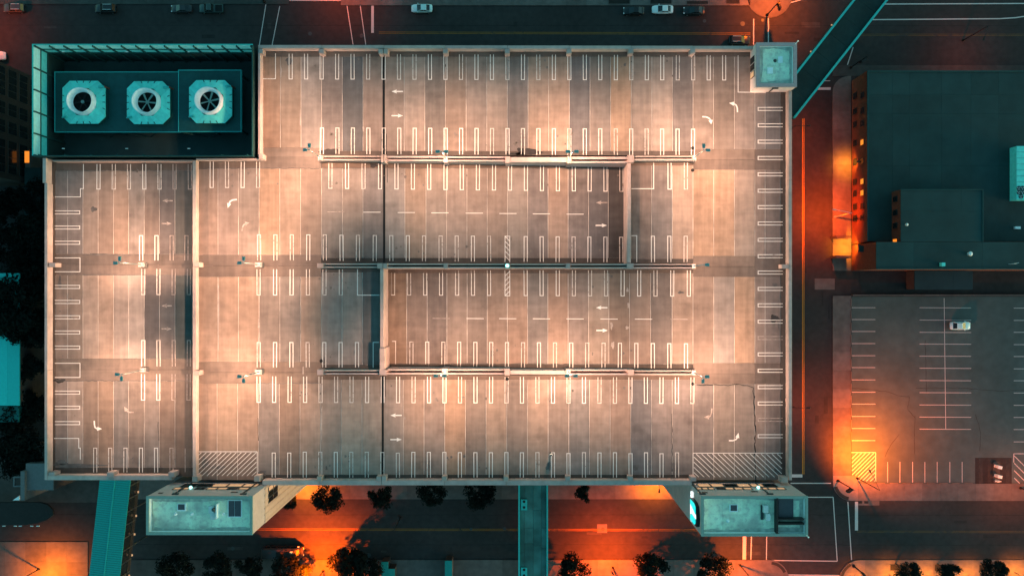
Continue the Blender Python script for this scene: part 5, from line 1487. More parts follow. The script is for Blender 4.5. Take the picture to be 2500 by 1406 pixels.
# teal roofed hall at the west edge
p = U(0, 840, 0); oo = (p.x, p.y, 0)
e = thing("teal_roofed_hall", "low hall with a bright teal metal roof half hidden by dark trees", "building", oo)
px_bldg(MB(), -160, 668, 46, 990, 8.6).build("wall", M['stone'], e, oo)
for i in range(7):
    a, b = U(-160+29.5*i, 667, 9), U(-160+29.5*(i+1), 990, 9)
    k = rnd.uniform(.95, 1.1)
    MB().box(a.x+.01, b.y, 8.6, b.x-.01, a.y, 8.85).build("roof_panel", M['tealroof'], e, oo, (k*1.5, k*1.5, k*1.5))
px_bldg(MB(), -160, 991, 46, 1030, 7.5).build("porch_wall", M['tealroof'], e, oo, (.35, .35, .35))
# pale annex with a framed lantern at the south-west corner
p = U(80, 1170, 0); oo = (p.x, p.y, 0)
e = thing("entrance_annex", "grey flat roofed annex with a square framed opening by the garage corner", "building", oo)
px_bldg(MB(), 63, 1131, 130, 1196, 9.0).build("wall", M['stone'], e, oo)
a, b = U(63, 1131, 9.3), U(130, 1196, 9.3); MB().box(a.x, b.y, 9.0, b.x, a.y, 9.3).build("roof", M['unitgrey'], e, oo, (.24, .21, .22))
a, b = U(50, 1150, 10), U(60, 1221, 10); MB().box(a.x, b.y, 0, b.x, a.y, 10).build("fin_wall", M['unitgrey'], e, oo, (.24, .21, .22))
fr = MB()
for x0, y0, x1, y1 in ((32, 1163, 50, 1166), (32, 1185, 50, 1188), (32, 1166, 35, 1185)):
    a, b = U(x0, y0, 9.6), U(x1, y1, 9.6); fr.box(a.x, b.y, 9.0, b.x, a.y, 9.6)
fr.build("frame", M['unitgrey'], e, oo, (.24, .21, .22))
a, b = U(30, 1210, 5), U(46, 1221, 5); MB().prism([(a.x, b.y), (b.x, b.y), (b.x, a.y)], 4.6, 4.9).build("corner_canopy", M['palewhite'], e, oo)
# rounded awning
p = U(50, 1252, 0); oo = (p.x, p.y, 0)
e = thing("awning", "long dark rounded awning over the pavement by the lamplit plaza", "awning", oo)
zz = 4.4
def P2(x, y): q = U(x, y, zz); return (q.x, q.y)
poly = [P2(-120, 1226), P2(96, 1226), P2(116, 1232), P2(128, 1244), P2(130, 1256), P2(116, 1268), P2(92, 1277), P2(60, 1281), P2(-120, 1282)]
MB().prism(poly, zz-.5, zz).build("canopy_top", M['canopy'], e, oo)
for px in (-40, 20, 80):
    for py in (1234, 1274):
        q = U(px, py, 2); MB().tube((q.x, q.y, 0), (q.x, q.y, zz-.5), .09, n=8).build("post", M['steel'], e, oo)
for px in (10, 38, 50, 78, 93):
    q = U(px, 1283.4, zz-.3); MB().box(q.x-.35, q.y-.06, zz-.35, q.x+.3, q.y+.08, zz-.22).build("edge_light", M['palewhite'], e, oo)
# teal roofed kiosks on the far south pavement
for k, (rects, lab) in enumerate(((((931, 1371, 948, 1480), (948.2, 1388, 964, 1480)), "teal flat roofed kiosk with a stepped corner on the far south pavement"), (((1086, 1368, 1104, 1480),), "narrow teal flat roofed kiosk on the far south pavement near the straight footbridge"))):
    p = U(rects[0][0], 1400, 0); oo = (p.x, p.y, .13)
    e = thing("kiosk", lab, "kiosk", oo, 0, "kiosks on the far south pavement")
    for q in rects:
        a, b = U(q[0], q[1], 3.4), U(q[2], q[3], 3.4)
        MB().box(a.x+.08, b.y, .13, b.x-.08, a.y-.08, 3.2).build("wall", M['stone'], e, oo)
        MB().box(a.x, b.y, 3.2, b.x, a.y, 3.4).build("roof", M['tealroof'], e, oo, (.9, .7, .7))

# ================================================================== VEHICLES
def car_meshes(kind):
    """sedan / suv / pickup; nose towards +x; returns list of (name, MB, mat, painted, parent_index)"""
    L, Wd = (4.7, 1.82) if kind == "sedan" else (4.75, 1.92) if kind == "suv" else (5.4, 1.95)
    hl = L/2; hw = Wd/2
    body = MB()
    if kind == "sedan":
        st = [(-hl, .74, .55, .80), (-hl+.12, .86, .40, .92), (-hl+.55, .95, .30, 1.0), (-1.2, 1.0, .25, 1.02), (.75, 1.0, .25, .98), (1.5, .99, .27, .90), (hl-.4, .93, .32, .80), (hl-.1, .80, .42, .68), (hl, .62, .48, .60)]
        cab = [(-1.75, .80, 1.0), (-1.05, .72, 1.40), (.15, .72, 1.45), (1.05, .82, .98)]
    elif kind == "suv":
        st = [(-hl, .80, .55, .95), (-hl+.1, .9, .40, 1.08), (-hl+.5, .97, .32, 1.12), (-1.2, 1.0, .28, 1.12), (.9, 1.0, .28, 1.08), (1.5, .99, .3, 1.02), (hl-.4, .94, .35, .92), (hl-.1, .84, .45, .78), (hl, .68, .5, .68)]
        cab = [(-2.25, .80, 1.1), (-1.95, .74, 1.66), (.2, .74, 1.70), (1.05, .83, 1.07)]
    else:
        st = [(-hl, .9, .55, .95), (-hl+.1, .95, .45, 1.0), (-hl+.6, .97, .35, 1.0), (-.6, 1.0, .32, 1.02), (1.1, 1.0, .32, 1.08), (1.8, .98, .34, 1.02), (hl-.4, .95, .4, .95), (hl-.08, .86, .5, .8), (hl, .72, .55, .7)]
        cab = [(-.55, .84, 1.02), (-.35, .78, 1.72), (.75, .78, 1.75), (1.5, .85, 1.07)]
    rings = []
    for x, wk, zl, zh in st:
        y = hw*wk
        rings.append([(x, -y*.92, zl), (x, -y, zl+(zh-zl)*.45), (x, -y*.96, zh-.06), (x, -y*.84, zh), (x, y*.84, zh), (x, y*.96, zh-.06), (x, y, zl+(zh-zl)*.45), (x, y*.92, zl)])
    v = [p for r in rings for p in r]; f = []
    for i in range(len(rings)-1):
        for j in range(8):
            f.append((i*8+j, i*8+(j+1) % 8, (i+1)*8+(j+1) % 8, (i+1)*8+j))
    f.append(tuple(range(8))); f.append(tuple(range(len(v)-1, len(v)-9, -1)))
    f = [q[::-1] for q in f]
    body.add(v, f, True)
    # greenhouse: dark glass block with a painted roof skin on it
    g_ = MB(); zr_ = cab[1][2]; z2 = cab[2][2]
    (x0, k0, z0), (x1, k1, z1), (x2_, k2, z2_), (x3_, k3, z3_) = cab
    gv = [(x0, -hw*k0, z0), (x3_, -hw*k3, z3_), (x3_, hw*k3, z3_), (x0, hw*k0, z0), (x1, -hw*k1, z1-.03), (x2_, -hw*k2, z2_-.03), (x2_, hw*k2, z2_-.03), (x1, hw*k1, z1-.03)]
    g_.add(gv, [(4, 5, 6, 7), (0, 1, 5, 4), (1, 2, 6, 5), (2, 3, 7, 6), (3, 0, 4, 7)])
    rf = MB(); s = .985
    rf.add([(x1, -hw*k1*s, z1-.028), (x2_, -hw*k2*s, z2_-.028), (x2_, hw*k2*s, z2_-.028), (x1, hw*k1*s, z1-.028), (x1+.12, -hw*k1*s*.9, z1+.02), (x2_-.12, -hw*k2*s*.9, z2_+.02), (x2_-.12, hw*k2*s*.9, z2_+.02), (x1+.12, hw*k1*s*.9, z1+.02)],
           [(4, 5, 6, 7), (0, 1, 5, 4), (1, 2, 6, 5), (2, 3, 7, 6), (3, 0, 4, 7)])
    out = [("body", body, 'carpaint', True), ("greenhouse", g_, 'glass', False), ("roof", rf, 'carpaint', True)]
    pil = MB()
    for sgn in (-1, 1):
        for (xa, ka, za), (xb, kb, zb_) in (((x0, k0, z0), (x1, k1, z1)), ((x3_, k3, z3_), (x2_, k2, z2_))):
            pil.tube((xa, sgn*hw*ka, za), (xb, sgn*hw*kb, zb_-.02), .05, n=5)
        pil.tube(((x0+x3_)/2-.1, sgn*hw*(k0+k3)/2*.995, (z0+z3_)/2), ((x1+x2_)/2, sgn*hw*k1*1.0, z1-.02), .04, n=5)
    out.append(("window_pillar", pil, 'carpaint', True))
    for sx in (-1, 1):
        for sy in (-1, 1):
            wx_ = sx*(hl-.92); w_ = MB()
            w_.tube((wx_, sy*(hw-.22), .33), (wx_, sy*(hw-.005), .33), .33, n=16)
            out.append(("wheel", w_, 'tyre', False))
            r_ = MB(); r_.tube((wx_, sy*(hw-.006), .33), (wx_, sy*(hw+.012), .33), .2, n=12)
            out.append(("rim", r_, 'rim', False))
    for sy in (-1, 1):
        out.append(("headlight", MB().box(hl-.34, sy*hw*.5, .62, hl-.06, sy*hw*.8, .74), 'headlight', False))
        out.append(("tail_light", MB().box(-hl+.0, sy*hw*.5, .66, -hl+.14, sy*hw*.82, .84), 'litred' if False else 'brick', False))
        out.append(("mirror", MB().box(x3_-.28, sy*(hw-.02), z3_-.02, x3_-.12, sy*(hw+.18), z3_+.12), 'carpaint', True))
    if kind == "pickup":
        out.append(("cargo_bed", MB().box(-hl+.2, -hw*.78, .98, -.65, hw*.78, 1.015), 'rubber', False))
    if kind == "suv":
        for sy in (-1, 1):
            out.append(("roof_rail", MB().box(-1.7, sy*hw*.6-.03, 1.70, .1, sy*hw*.6+.03, 1.76), 'palewhite', False))
    return out
PROTO = {}
def car(kind, px, py, deg, color, label, cat="car", group=None, z=0.0):
    loc = U(px, py, .7); loc.z = z
    if kind in PROTO:
        e = dup(PROTO[kind], loc, R(deg), label, group, color)
        if not group and "group" in e: del e["group"]
        e["category"] = cat
        if cat != "car": e.name = cat.replace(" ", "_")
        return e
    e = thing("parked_car", label, cat, loc, R(deg), group)
    last = None
    for name, mb, m, painted in car_meshes(kind):
        par = last if name == "rim" else e
        o = mb.build(name, M[m], par)
        if painted: o["painted"] = 1; o.color = (*color, 1)
        if name == "wheel": last = o
    PROTO[kind] = e
    return e
WHITE = (.80, .80, .80); BLK = (.012, .013, .014); DGREY = (.03, .032, .035)
GK = "cars parked along the north street kerb"
car("sedan", 1030, 21.5, 180, (.55, .80, .80), "white car with a dark roof parked alone on the north street")
car("sedan", 1617.5, 24, 180, WHITE, "white sedan parked at the kerb between two black cars", group=GK)
car("sedan", 1547, 27, 180, BLK, "small black car parked at the kerb ahead of the white sedan", group=GK)
car("sedan", 1694, 26.5, 180, BLK, "black car parked at the kerb behind the white sedan", group=GK)
car("suv", 1805, 99, 0, BLK, "black car with bright roof rails waiting at the stop by the garage wall", "car")
car("suv", 35, 21, 180, (.05, .045, .045), "dark car at the far west end of the north street", group=GK)
car("suv", 258, 22, 180, BLK, "large black car parked opposite the cooling yard", group=GK)
car("sedan", 443, 22, 180, DGREY, "dark grey car parked behind the green pickup", group=GK)
car("pickup", 516, 22, 180, (.03, .06, .058), "dark green pickup parked on the north street near the crossing", "pickup truck", group=GK)
car("suv", -12, 137, 0, (.70, .75, .75), "white van cut by the picture edge near the dark office block", "van")
car("sedan", 2344, 795, 0, (.62, .86, .84), "lone pale car parked in the open car park")
# shuttle bus on the south street
p = U(690, 1348, 1.5); e = thing("shuttle_bus", "dark shuttle bus half under trees on the lamplit south street", "bus", (p.x, p.y, 0))
bus = MB()
R_ = []
for x, wk, zh in ((-4.4, .9, 2.5), (-4.2, 1, 2.75), (3.3, 1, 2.75), (3.9, .98, 2.55), (4.3, .9, 1.5), (4.45, .8, 1.3)):
    y = 1.22*wk; R_.append([(x, -y, .35), (x, -y, zh-.25), (x, -y*.8, zh), (x, y*.8, zh), (x, y, zh-.25), (x, y, .35)])
v = [q for r in R_ for q in r]; f = []
for i in range(5):
    for j in range(6): f.append((i*6+j, (i+1)*6+j, (i+1)*6+(j+1) % 6, i*6+(j+1) % 6))
f.append(tuple(range(6))); f.append(tuple(range(len(v)-1, len(v)-7, -1)))
bus.add(v, f); o = bus.build("body", M['carpaint'], e); o.color = (.035, .03, .03, 1)
MB().box(-1.0, -.55, 2.75, .4, .55, 2.98).build("roof_unit", M['canopy'], e); MB().box(2.0, .2, 2.75, 2.6, .75, 2.85).build("roof_hatch", M['unitgrey'], e)
for s in (-1, 1):
    for k in range(5): MB().box(-3.9+1.45*k, s*1.215-.02, 1.4, -2.6+1.45*k, s*1.215+.02, 2.2).build("window", M['glass'], e)
    MB().box(4.3, s*.75-.2, .8, 4.5, s*.75+.2, 1.05).build("headlight", M['headlight'], e)
    MB().box(3.5, s*1.35-.14, 1.7, 3.75, s*1.35+.14, 2.1).build("mirror", M['palewhite'], e)
    for x in (-2.8, 2.9):
        MB().tube((x, s*.95, .45), (x, s*1.23, .45), .45, n=16).build("wheel", M['tyre'], e)
MB().box(3.95, -.95, 1.55, 4.1, .95, 2.3).build("windscreen", M['glass'], e)

# ================================================================== STREET LAMPS and SIGNALS
sod_cache = {}
def sodium(energy, color=(1, .135, .0), size=.18, spot=150, blend=.6):
    ld = bpy.data.lights.new("sodium_light", 'SPOT'); ld.energy = energy*SOD_W; ld.color = color; ld.spot_size = R(spot); ld.spot_blend = blend
    ld.shadow_soft_size = size
    return ld
def street_lamp(bx, by, adeg, reach, energy, label, h=8.5, color=(1, .135, .0), black=True, spot=150, blend=.6, aim=None):
    b = U(bx, by, 0); b.z = .13
    e = thing("street_lamp", label, "street lamp", b, R(adeg), "street lamps around the block")
    m = M['blackpole'] if black else M['pole']
    MB().tube((0, 0, 0), (0, 0, h), .12, .07, 10).build("pole", m, e); MB().lathe([(.26, 0), (.26, .35), (.14, .6)], (0, 0, 0), 12).build("base", m, e)
    MB().tube((0, 0, h-.1), (reach*.5, 0, h+.25), .05, n=8).tube((reach*.5, 0, h+.25), (reach, 0, h+.3), .05, n=8).build("arm", m, e)
    hd = MB().add([(reach-.1, -.14, h+.22), (reach+.75, -.18, h+.22), (reach+.75, .18, h+.22), (reach-.1, .14, h+.22), (reach, -.08, h+.42), (reach+.6, -.1, h+.40), (reach+.6, .1, h+.40), (reach, .08, h+.42)],
                  [(0, 3, 2, 1), (4, 5, 6, 7), (0, 1, 5, 4), (1, 2, 6, 5), (2, 3, 7, 6), (3, 0, 4, 7)]).build("lamp_head", m, e)
    MB().box(reach+.1, -.1, h+.17, reach+.6, .1, h+.2).build("lens", M['sodlens'], hd)
    if energy:
        lo = bpy.data.objects.new("sodium_light", sodium(energy, color, spot=spot, blend=blend)); COL.objects.link(lo); lo.parent = e; lo.location = (reach+.35, 0, h+.1)
        if aim:
            hx = Vector((b.x+(reach+.35)*math.cos(R(adeg)), b.y+(reach+.35)*math.sin(R(adeg)), h+.1)); dv = (U(aim[0], aim[1], 0)-hx).normalized()
            dv.rotate(__import__('mathutils').Euler((0, 0, -R(adeg)))); lo.rotation_mode = 'QUATERNION'; lo.rotation_quaternion = Vector((0, 0, -1)).rotation_difference(dv)
    return e
RED = (1, .085, .0)
street_lamp(1868, -8, -75, 1.8, 5200, "black street lamp on the round corner by the footbridge, glowing orange")
street_lamp(858, -18, 200, 2.0, 1500, "street lamp just past the kerb at the north crossing", color=RED)
street_lamp(-40, 70, -20, 2.0, 1300, "street lamp at the west end of the north street", color=RED)
street_lamp(2038, 530, 170, 3.5, 7000, "grey street lamp leaning over the side street by the brick building", h=8.0, color=RED, black=False)
street_lamp(2092, 1166, 118, 4.2, 30000, "street lamp lighting the hatched corner of the car park orange", h=10.0, spot=140, blend=1.0, color=(1, .125, 0), aim=(2125, 1080))
street_lamp(1806, 1378, 160, 1.6, 6000, "black street lamp by the rounded kerb opposite the corner stair tower")
street_lamp(1496, 1384, 120, 2.2, 15000, "black street lamp between two trees on the far south pavement, glowing red", color=RED)
street_lamp(790, 1392, 100, 1.6, 28000, "street lamp lighting the bus and the trees beside it orange", color=(1, .10, 0))
street_lamp(96, 1388, -30, 3.2, 7500, "black street lamp lighting the orange plaza by the covered walkway", h=6.2, color=(1, .19, 0))
street_lamp(978, 1262, 70, 2.6, 0, "unlit black street lamp in the dark stretch near the footbridge")
street_lamp(2490, 1190, 190, 1.6, 1500, "street lamp on the south pavement past the car park entry")
street_lamp(2350, 100, 250, 2.5, 500, "dim street lamp on the wide road beyond the diagonal footbridge", color=RED)
street_lamp(1985, 1500, 90, 2.0, 2400, "street lamp lighting the crossing from the far side", color=RED)
street_lamp(1905, 330, 0, 2.4, 1400, "street lamp close under the garage's east wall, upper one", color=RED)
street_lamp(1905, 980, 0, 2.4, 1700, "street lamp close under the garage's east wall, lower one", color=RED)

def wall_light(x, y, z, face, energy, label, color=(1, .26, .015), size=.2):
    e = thing("wall_light", label, "wall light", (x, y, z), face, "wall lights on facades")
    MB().box(0, -.18, -.15, .12, .18, .2).build("back_plate", M['steel'], e)
    hd = MB().add([(.1, -.2, .2), (.5, -.2, .05), (.5, .2, .05), (.1, .2, .2), (.1, -.2, .02), (.5, -.2, -.05), (.5, .2, -.05), (.1, .2, .02)], [(0, 1, 2, 3), (4, 7, 6, 5), (0, 4, 5, 1), (1, 5, 6, 2), (2, 6, 7, 3), (3, 7, 4, 0)]).build("shade", M['steel'], e)
    MB().box(.16, -.14, -.07, .44, .14, -.055).build("lens", M['sodlens'], hd)
    lo = bpy.data.objects.new("sodium_light", sodium(energy, color, size, 125, .9)); COL.objects.link(lo); lo.parent = e; lo.location = (1.3, 0, -.25)
    return e
xw = U(2118, 0, HM).x
wall_light(xw-.06, U(0, 395, 4).y, 4.0, math.pi, 1100, "wall light on the brick building above the brightest patch of pavement")
wall_light(xw-.06, U(0, 600, 4.4).y, 4.4, math.pi, 1700, "wall light over the porch of the brick building between two short walls")
street_lamp(748, 1142, -90, 3.0, 5200, "street lamp tucked under the garage edge beside the long stair tower", h=6.0, color=(1, .19, .005), spot=135, blend=.9)
street_lamp(1596, 1142, -90, 3.0, 5200, "street lamp tucked under the garage edge beside the corner stair tower", h=6.0, color=(1, .17, .0), spot=135, blend=.9)
# pedestrian lamps under the trees at the south-east pavement
def post_lamp(px, py, energy, label):
    b = U(px, py, 0); b.z = .13
    e = thing("post_lamp", label, "lamp post", b, 0, "short lamp posts under the pavement trees")
    MB().tube((0, 0, 0), (0, 0, 3.2), .07, .06, 8).build("pole", M['blackpole'], e)
    MB().lathe([(0, 3.75), (.42, 3.6), (.42, 3.55), (.1, 3.5)], (0, 0, 0), 14).build("cap", M['blackpole'], e)
    MB().lathe([(.12, 3.2), (.2, 3.3), (.2, 3.5)], (0, 0, 0), 12).build("globe", M['sodlens'], e)
    lo = bpy.data.objects.new("sodium_light", sodium(energy, (1, .24, .01), .15, 140)); COL.objects.link(lo); lo.parent = e; lo.location = (0, 0, 3.15)
for px, py, en, lab in ((2090, 1407, 900, "short lamp post at the rounded kerb corner under the signal mast"), (2170, 1401, 1500, "short lamp post before the first planting bed from the corner"), (2262, 1404, 1300, "short lamp post between the first and second planting beds"), (2362, 1404, 1300, "short lamp post between the second and third planting beds"), (2476, 1396, 1700, "short lamp post past the third planting bed")):
    post_lamp(px, py, en, lab)

def signal(bx, by, adeg, reach, label, h=6.2):
    b = U(bx, by, 0); b.z = .15
    e = thing("traffic_signal", label, "traffic signal", b, R(adeg), "traffic signals at the crossings")
    MB().tube((0, 0, 0), (0, 0, h), .14, .1, 10).build("pole", M['blackpole'], e); MB().lathe([(.32, 0), (.32, .3), (.16, .5)], (0, 0, 0), 12).build("base", M['blackpole'], e)
    MB().tube((0, 0, h-.3), (reach, 0, h+.1), .09, .06, 8).build("mast_arm", M['blackpole'], e)
    for k, t in enumerate((.05, .55, .95)):
        x = reach*t; z = h-.1+.3*t
        hd = MB().box(x-.2, -.2+.3, z-.55, x+.2, .2+.3, z+.55).build("signal_head", M['blackpole'], e)
        for j in range(3): MB().tube((x+.2, .3, z-.35+.35*j), (x+.38, .3, z-.37+.35*j), .13, n=8).build("visor", M['blackpole'], hd)
    MB().tube((0, 0, h), (0, 0, h+1.6), .07, .05, 8).build("pole_top", M['blackpole'], e)
signal(2045, 1172, 205, 0.9, "black traffic signal on the pale corner paving by the hatched car park corner"); signal(2083, 1380, 130, 1.2, "black traffic signal on the rounded corner by the planting beds")
signal(1872, 38, -80, 1.2, "black traffic signal on the round corner across from the small square tower"); signal(2076, 166, 215, 1.0, "black traffic signal on the dark corner of the brick building block")
signal(646, 6, -110, 1.0, "black traffic signal at the north crossing beside the far pavement")

# ================================================================== TREES
def crown_mesh(seed, rx, rz, n, name="crown"):
    rr = random.Random(seed); mb = MB()
    lobes = [(rr.uniform(-.7, .7)*rx, rr.uniform(-.7, .7)*rx, rr.uniform(-.4, .4)*rz, rr.uniform(.22, .55)*rx) for _ in range(13)]
    for _ in range(n):
        lx, ly, lz, lr = rr.choice(lobes)
        u = Vector((rr.gauss(0, 1), rr.gauss(0, 1), rr.gauss(0, .8))).normalized()*(lr*rr.uniform(.45, 1.08))
        c_ = Vector((lx, ly, lz))+u
        s = rr.uniform(.12, .26)
        nrm = (u.normalized()+Vector((rr.uniform(-.8, .8), rr.uniform(-.8, .8), rr.uniform(-.2, 1)))).normalized()
        a = nrm.orthogonal().normalized(); b_ = nrm.cross(a)
        t = rr.uniform(0, 6.28); a, b_ = a*math.cos(t)+b_*math.sin(t), -a*math.sin(t)+b_*math.cos(t)
        mb.add([c_+a*s, c_+b_*s*.55, c_-a*s, c_-b_*s*.55], [(0, 1, 2, 3)])
    me = bpy.data.meshes.new(name); me.from_pydata(mb.v, [], mb.f); me.materials.append(M['leaf']); return me
CR = [crown_mesh(5, 2.5, 2.0, 3000), crown_mesh(6, 2.7, 2.1, 3200), crown_mesh(7, 2.3, 1.9, 2800)]
def trunk_mesh(seed, h):
    rr = random.Random(seed); mb = MB(); mb.tube((0, 0, 0), (.1, .05, h), .18, .12, 8)
    for k in range(5):
        t = 2*math.pi*k/5+rr.uniform(-.3, .3); mb.tube((.08, .04, h*rr.uniform(.75, .98)), (1.5*math.cos(t), 1.5*math.sin(t), h+rr.uniform(.8, 1.9)), .07, .03, 6)
    me = bpy.data.meshes.new("trunk"); me.from_pydata([tuple(q) for q in mb.v], [], mb.f); me.materials.append(M['bark']); return me
TK = [trunk_mesh(1, 3.2), trunk_mesh(2, 3.4)]
tcount = 0
def tree(px, py, s, label, group, zc=5.2, col=(1, 1, 1)):
    global tcount
    p = U(px, py, zc); e = thing("street_tree", label, "tree", (p.x, p.y, .13), rnd.uniform(0, 6.28), group)
    k = tcount % 3; tcount += 1
    t = link("trunk", TK[k % 2], e); t.scale = (1, 1, (zc-.13)/5.0)
    c_ = link("crown", CR[k], e, col); c_.location = (0, 0, zc-.13); c_.scale = (s*1.2, s*1.2, s)
    return e
GA = "trees along the garage's south face"
tree(709, 1226, .55, "small shrubby tree beside the long stair tower's wall", GA, 3.6)
tree(796, 1214, 1.05, "dark tree next along from the long stair tower on the garage pavement", GA)
tree(926, 1213, 1.02, "dark tree on the garage pavement before the unlit lamp", GA)
tree(1056, 1206, 1.0, "dark tree on the garage pavement just past the unlit lamp", GA)
tree(1168, 1206, 1.12, "broad dark tree on the garage pavement beside the straight footbridge", GA)
tree(1425, 1202, .68, "narrow dark tree alone between the straight footbridge and the corner tower", GA)
GB = "trees on the far south pavement"
for px, py, s, lab in ((428, 1392, 1.2, "dark tree nearest the covered walkway on the far south pavement"), (532, 1392, 1.1, "dark tree below the middle of the long stair tower, second from the walkway"), (608, 1394, 1.1, "dark tree before the shuttle bus, third from the walkway"),
                       (700, 1398, 1.15, "dark tree overhanging the shuttle bus"), (735, 1402, .8, "small dark tree at the lit gap beside the shuttle bus"), (852, 1374, 1.5, "large ragged dark tree beyond the glowing lamp past the bus"), (893, 1398, 1.1, "dark tree tucked beside the large ragged one, nearest the teal kiosk"),
                       (1402, 1394, 1.2, "dark tree between the straight footbridge and the red-lit lamp"), (1594, 1386, 1.35, "dark tree just past the red-lit lamp"), (1738, 1394, 1.2, "dark tree next to the lamp by the rounded kerb")):
    tree(px, py, s, lab, GB)
GC = "trees in planting beds by the crossing"
for px, py, s, lab in ((2216, 1397, .85, "dark tree at the first planting bed from the crossing"), (2322, 1398, .9, "dark tree at the second planting bed from the crossing"), (2432, 1396, 1.0, "dark tree at the third planting bed from the crossing")):
    tree(px, py, s, lab, GC)
GD = "trees west of the garage"
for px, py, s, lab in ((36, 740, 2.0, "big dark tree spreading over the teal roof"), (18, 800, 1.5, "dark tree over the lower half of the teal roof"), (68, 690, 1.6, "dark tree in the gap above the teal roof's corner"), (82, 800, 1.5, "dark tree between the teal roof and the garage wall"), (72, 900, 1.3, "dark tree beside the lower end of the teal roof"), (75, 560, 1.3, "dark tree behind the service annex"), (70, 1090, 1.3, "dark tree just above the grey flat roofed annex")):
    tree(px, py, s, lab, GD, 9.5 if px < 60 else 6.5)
for k, (px, py, s_) in enumerate(((28, 500, 1.5), (84, 486, 1.3), (30, 610, 1.6), (86, 640, 1.4), (62, 1000, 1.3), (14, 1060, 1.5), (92, 985, 1.2), (38, 1112, 1.4))):  # extra trees added to darken the pale ground in this strip
    tree(px, py, s_, "dark tree added to deepen the shadow west of the garage", "trees added to deepen the shadow west of the garage", 6.0, col=(.7, .7, .7))
# planting beds
for px0, px1, py0, py1, lab, gr in ((2174, 2227, 1377, 1391, "planting bed nearest the crossing on the lamplit pavement", 1), (2282, 2335, 1378, 1392, "middle planting bed on the lamplit pavement", 1), (2391, 2443, 1378, 1393, "planting bed past the middle one on the lamplit pavement", 1),
                                    (1486, 1537, -12, 10, "dark planting bed beside the small black car", 2), (1588, 1639, -12, 10, "dark planting bed beside the parked white sedan", 2), (1677, 1728, 4, 11, "narrow dark planting bed by the black car behind the white sedan", 2), (1773, 1805, -12, 10, "dark planting bed close to the round corner", 2)):
    a, b = U(px0, py0, .15), U(px1, py1, .15); oo = ((a.x+b.x)/2, (a.y+b.y)/2, .13)
    e = thing("planting_bed", lab, "planting bed", oo, 0, "planting beds cut into the pavements")
    MB().box(a.x, b.y, .13, b.x, a.y, .19).build("soil", M['soil'], e, oo)
    k_ = MB(); k_.box(a.x-.1, b.y-.1, .13, b.x+.1, b.y, .21); k_.box(a.x-.1, a.y, .13, b.x+.1, a.y+.1, .21); k_.box(a.x-.1, b.y, .13, a.x, a.y, .21); k_.box(b.x, b.y, .13, b.x+.1, a.y, .21)
    k_.build("kerb_frame", M['walk'], e, oo, (.8, .8, .8))
# street bins and utility boxes on the pavement
for px, py, lab in ((2100, 1225.5, "dark storm drain grate by the corner, nearer the stop line"), (2115, 1225.5, "dark storm drain grate by the corner, past its twin")):
    a, b = U(px-5, py-3, .02), U(px+5, py+3, .02); oo = ((a.x+b.x)/2, (a.y+b.y)/2, 0)
    e = thing("drain_grate", lab, "drain grate", oo, 0, "storm drains at the corner")
    MB().box(a.x, b.y, 0, b.x, a.y, .02).build("pit", M['rubber'], e, oo)
    for q in range(5):
        x = a.x+(b.x-a.x)*(q+.5)/5; MB().box(x-.03, b.y, .021, x+.03, a.y, .04).build("bar", M['steel'], e, oo)

# ================================================================== THE PERSON ON THE DECK
pp = W(1344.5, 1105, 0, 0)
per = thing("person", "person in a white shirt and dark trousers walking alone across the roof deck", "person", pp, R(-100))
pts = [(0, 0, .95), (0, 0, 1.2), (0.02, 0, 1.42), (.03, 0, 1.52), (.05, 0, 1.66), (0.03, .19, 1.42), (-.08, .24, 1.16), (.06, .25, .92), (.03, -.19, 1.42), (.10, -.24, 1.16), (.28, -.22, .96),
       (0, .1, .88), (.16, .1, .5), (.12, .1, .08), (.28, .1, .05), (0, -.1, .88), (-.06, -.1, .5), (-.24, -.1, .12), (-.12, -.1, .05)]
edg = [(0, 1), (1, 2), (2, 3), (3, 4), (2, 5), (5, 6), (6, 7), (2, 8), (8, 9), (9, 10), (0, 11), (11, 12), (12, 13), (13, 14), (0, 15), (15, 16), (16, 17), (17, 18)]
rad = [.14, .14, .13, .055, .095, .06, .048, .035, .06, .048, .035, .085, .06, .045, .04, .085, .06, .045, .04]
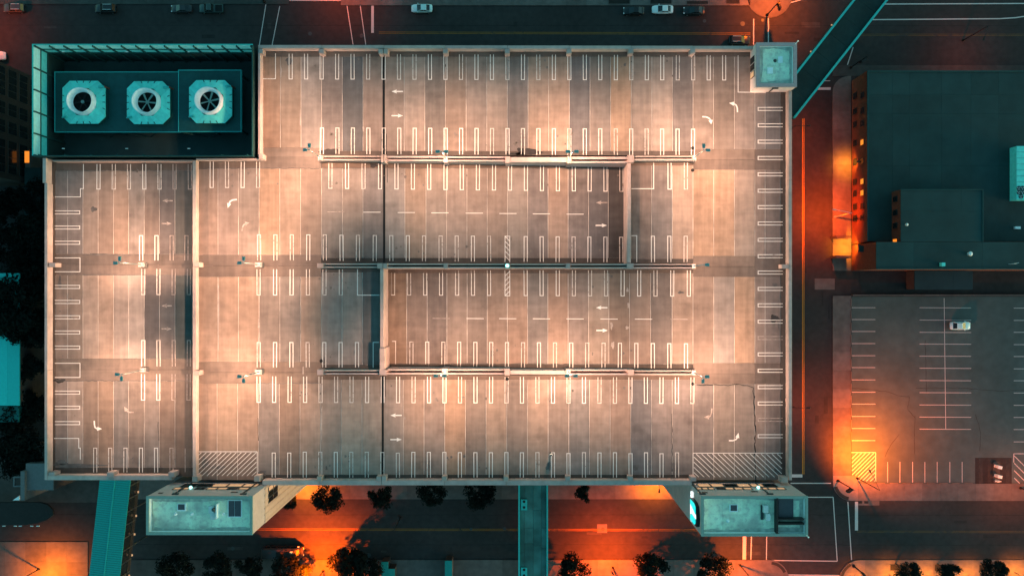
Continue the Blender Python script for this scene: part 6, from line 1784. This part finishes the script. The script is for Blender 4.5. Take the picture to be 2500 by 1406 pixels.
def skin_obj(name, P, E, Rr, m, root=0, sub=2):
    me = bpy.data.meshes.new(name); me.from_pydata(P, E, []); me.materials.append(M[m])
    o = link(name, me, per)
    o.modifiers.new("skin", 'SKIN').use_smooth_shade = True
    if not me.skin_vertices:
        bpy.context.view_layer.objects.active = o
        bpy.ops.mesh.customdata_skin_add()
    for i, v_ in enumerate(me.skin_vertices[0].data):
        v_.radius = (Rr[i], Rr[i]); v_.use_root = (i == root)
    sb = o.modifiers.new("sub", 'SUBSURF'); sb.levels = sb.render_levels = sub
    return o
# fingers
P, E, Rr = list(pts), list(edg), list(rad)
for wi, sgn in ((7, 1), (10, -1)):
    wx_, wy_, wz_ = P[wi]
    for k in range(5):
        off = (-.035+.02*k)
        if k == 4:
            q = [(wx_+.05, wy_-sgn*.01, wz_-.05), (wx_+.07, wy_-sgn*.02, wz_-.09)]
        else:
            ln = (.075, .085, .08, .065)[k]
            q = [(wx_+off, wy_, wz_-.09), (wx_+off+.01, wy_-sgn*.005, wz_-.09-ln*.6), (wx_+off+.015, wy_-sgn*.02, wz_-.09-ln)]
        i0 = wi
        for t in q:
            P.append(t); E.append((i0, len(P)-1)); Rr.append(.009); i0 = len(P)-1
skin_obj("body", P, E, Rr, 'skin')
skin_obj("shirt", [(0, 0, .92), (0, 0, 1.18), (0.02, 0, 1.42), (.03, .19, 1.42), (-.06, .235, 1.2), (.03, -.19, 1.42), (.08, -.235, 1.2)], [(0, 1), (1, 2), (2, 3), (3, 4), (2, 5), (5, 6)], [.165, .165, .15, .085, .07, .085, .07], 'shirt')
skin_obj("trousers", [(0, 0, .93), (0, .1, .85), (.16, .1, .5), (.125, .1, .13), (0, -.1, .85), (-.06, -.1, .5), (-.22, -.1, .16)], [(0, 1), (1, 2), (2, 3), (0, 4), (4, 5), (5, 6)], [.155, .11, .08, .065, .11, .08, .065], 'cloth')
MB().lathe([(0, .125), (.06, .115), (.10, .07), (.115, .0), (.10, -.04)], (.03, 0, 1.66), 14).build("hair", M['hair'], per)
for s in (-1, 1):
    MB().lathe([(0, .012), (.012, 0), (0, -.012)], (.135, s*.035, 1.66), 8).build("eye", M['hair'], per)
MB().add([(.135, -.015, 1.62), (.135, .015, 1.62), (.165, 0, 1.625), (.14, 0, 1.67)], [(0, 1, 2), (1, 3, 2), (3, 0, 2)]).build("nose", M['skin'], per)

print("panels", NPAN[0], "pins", NM[0], "objects", len(bpy.data.objects))
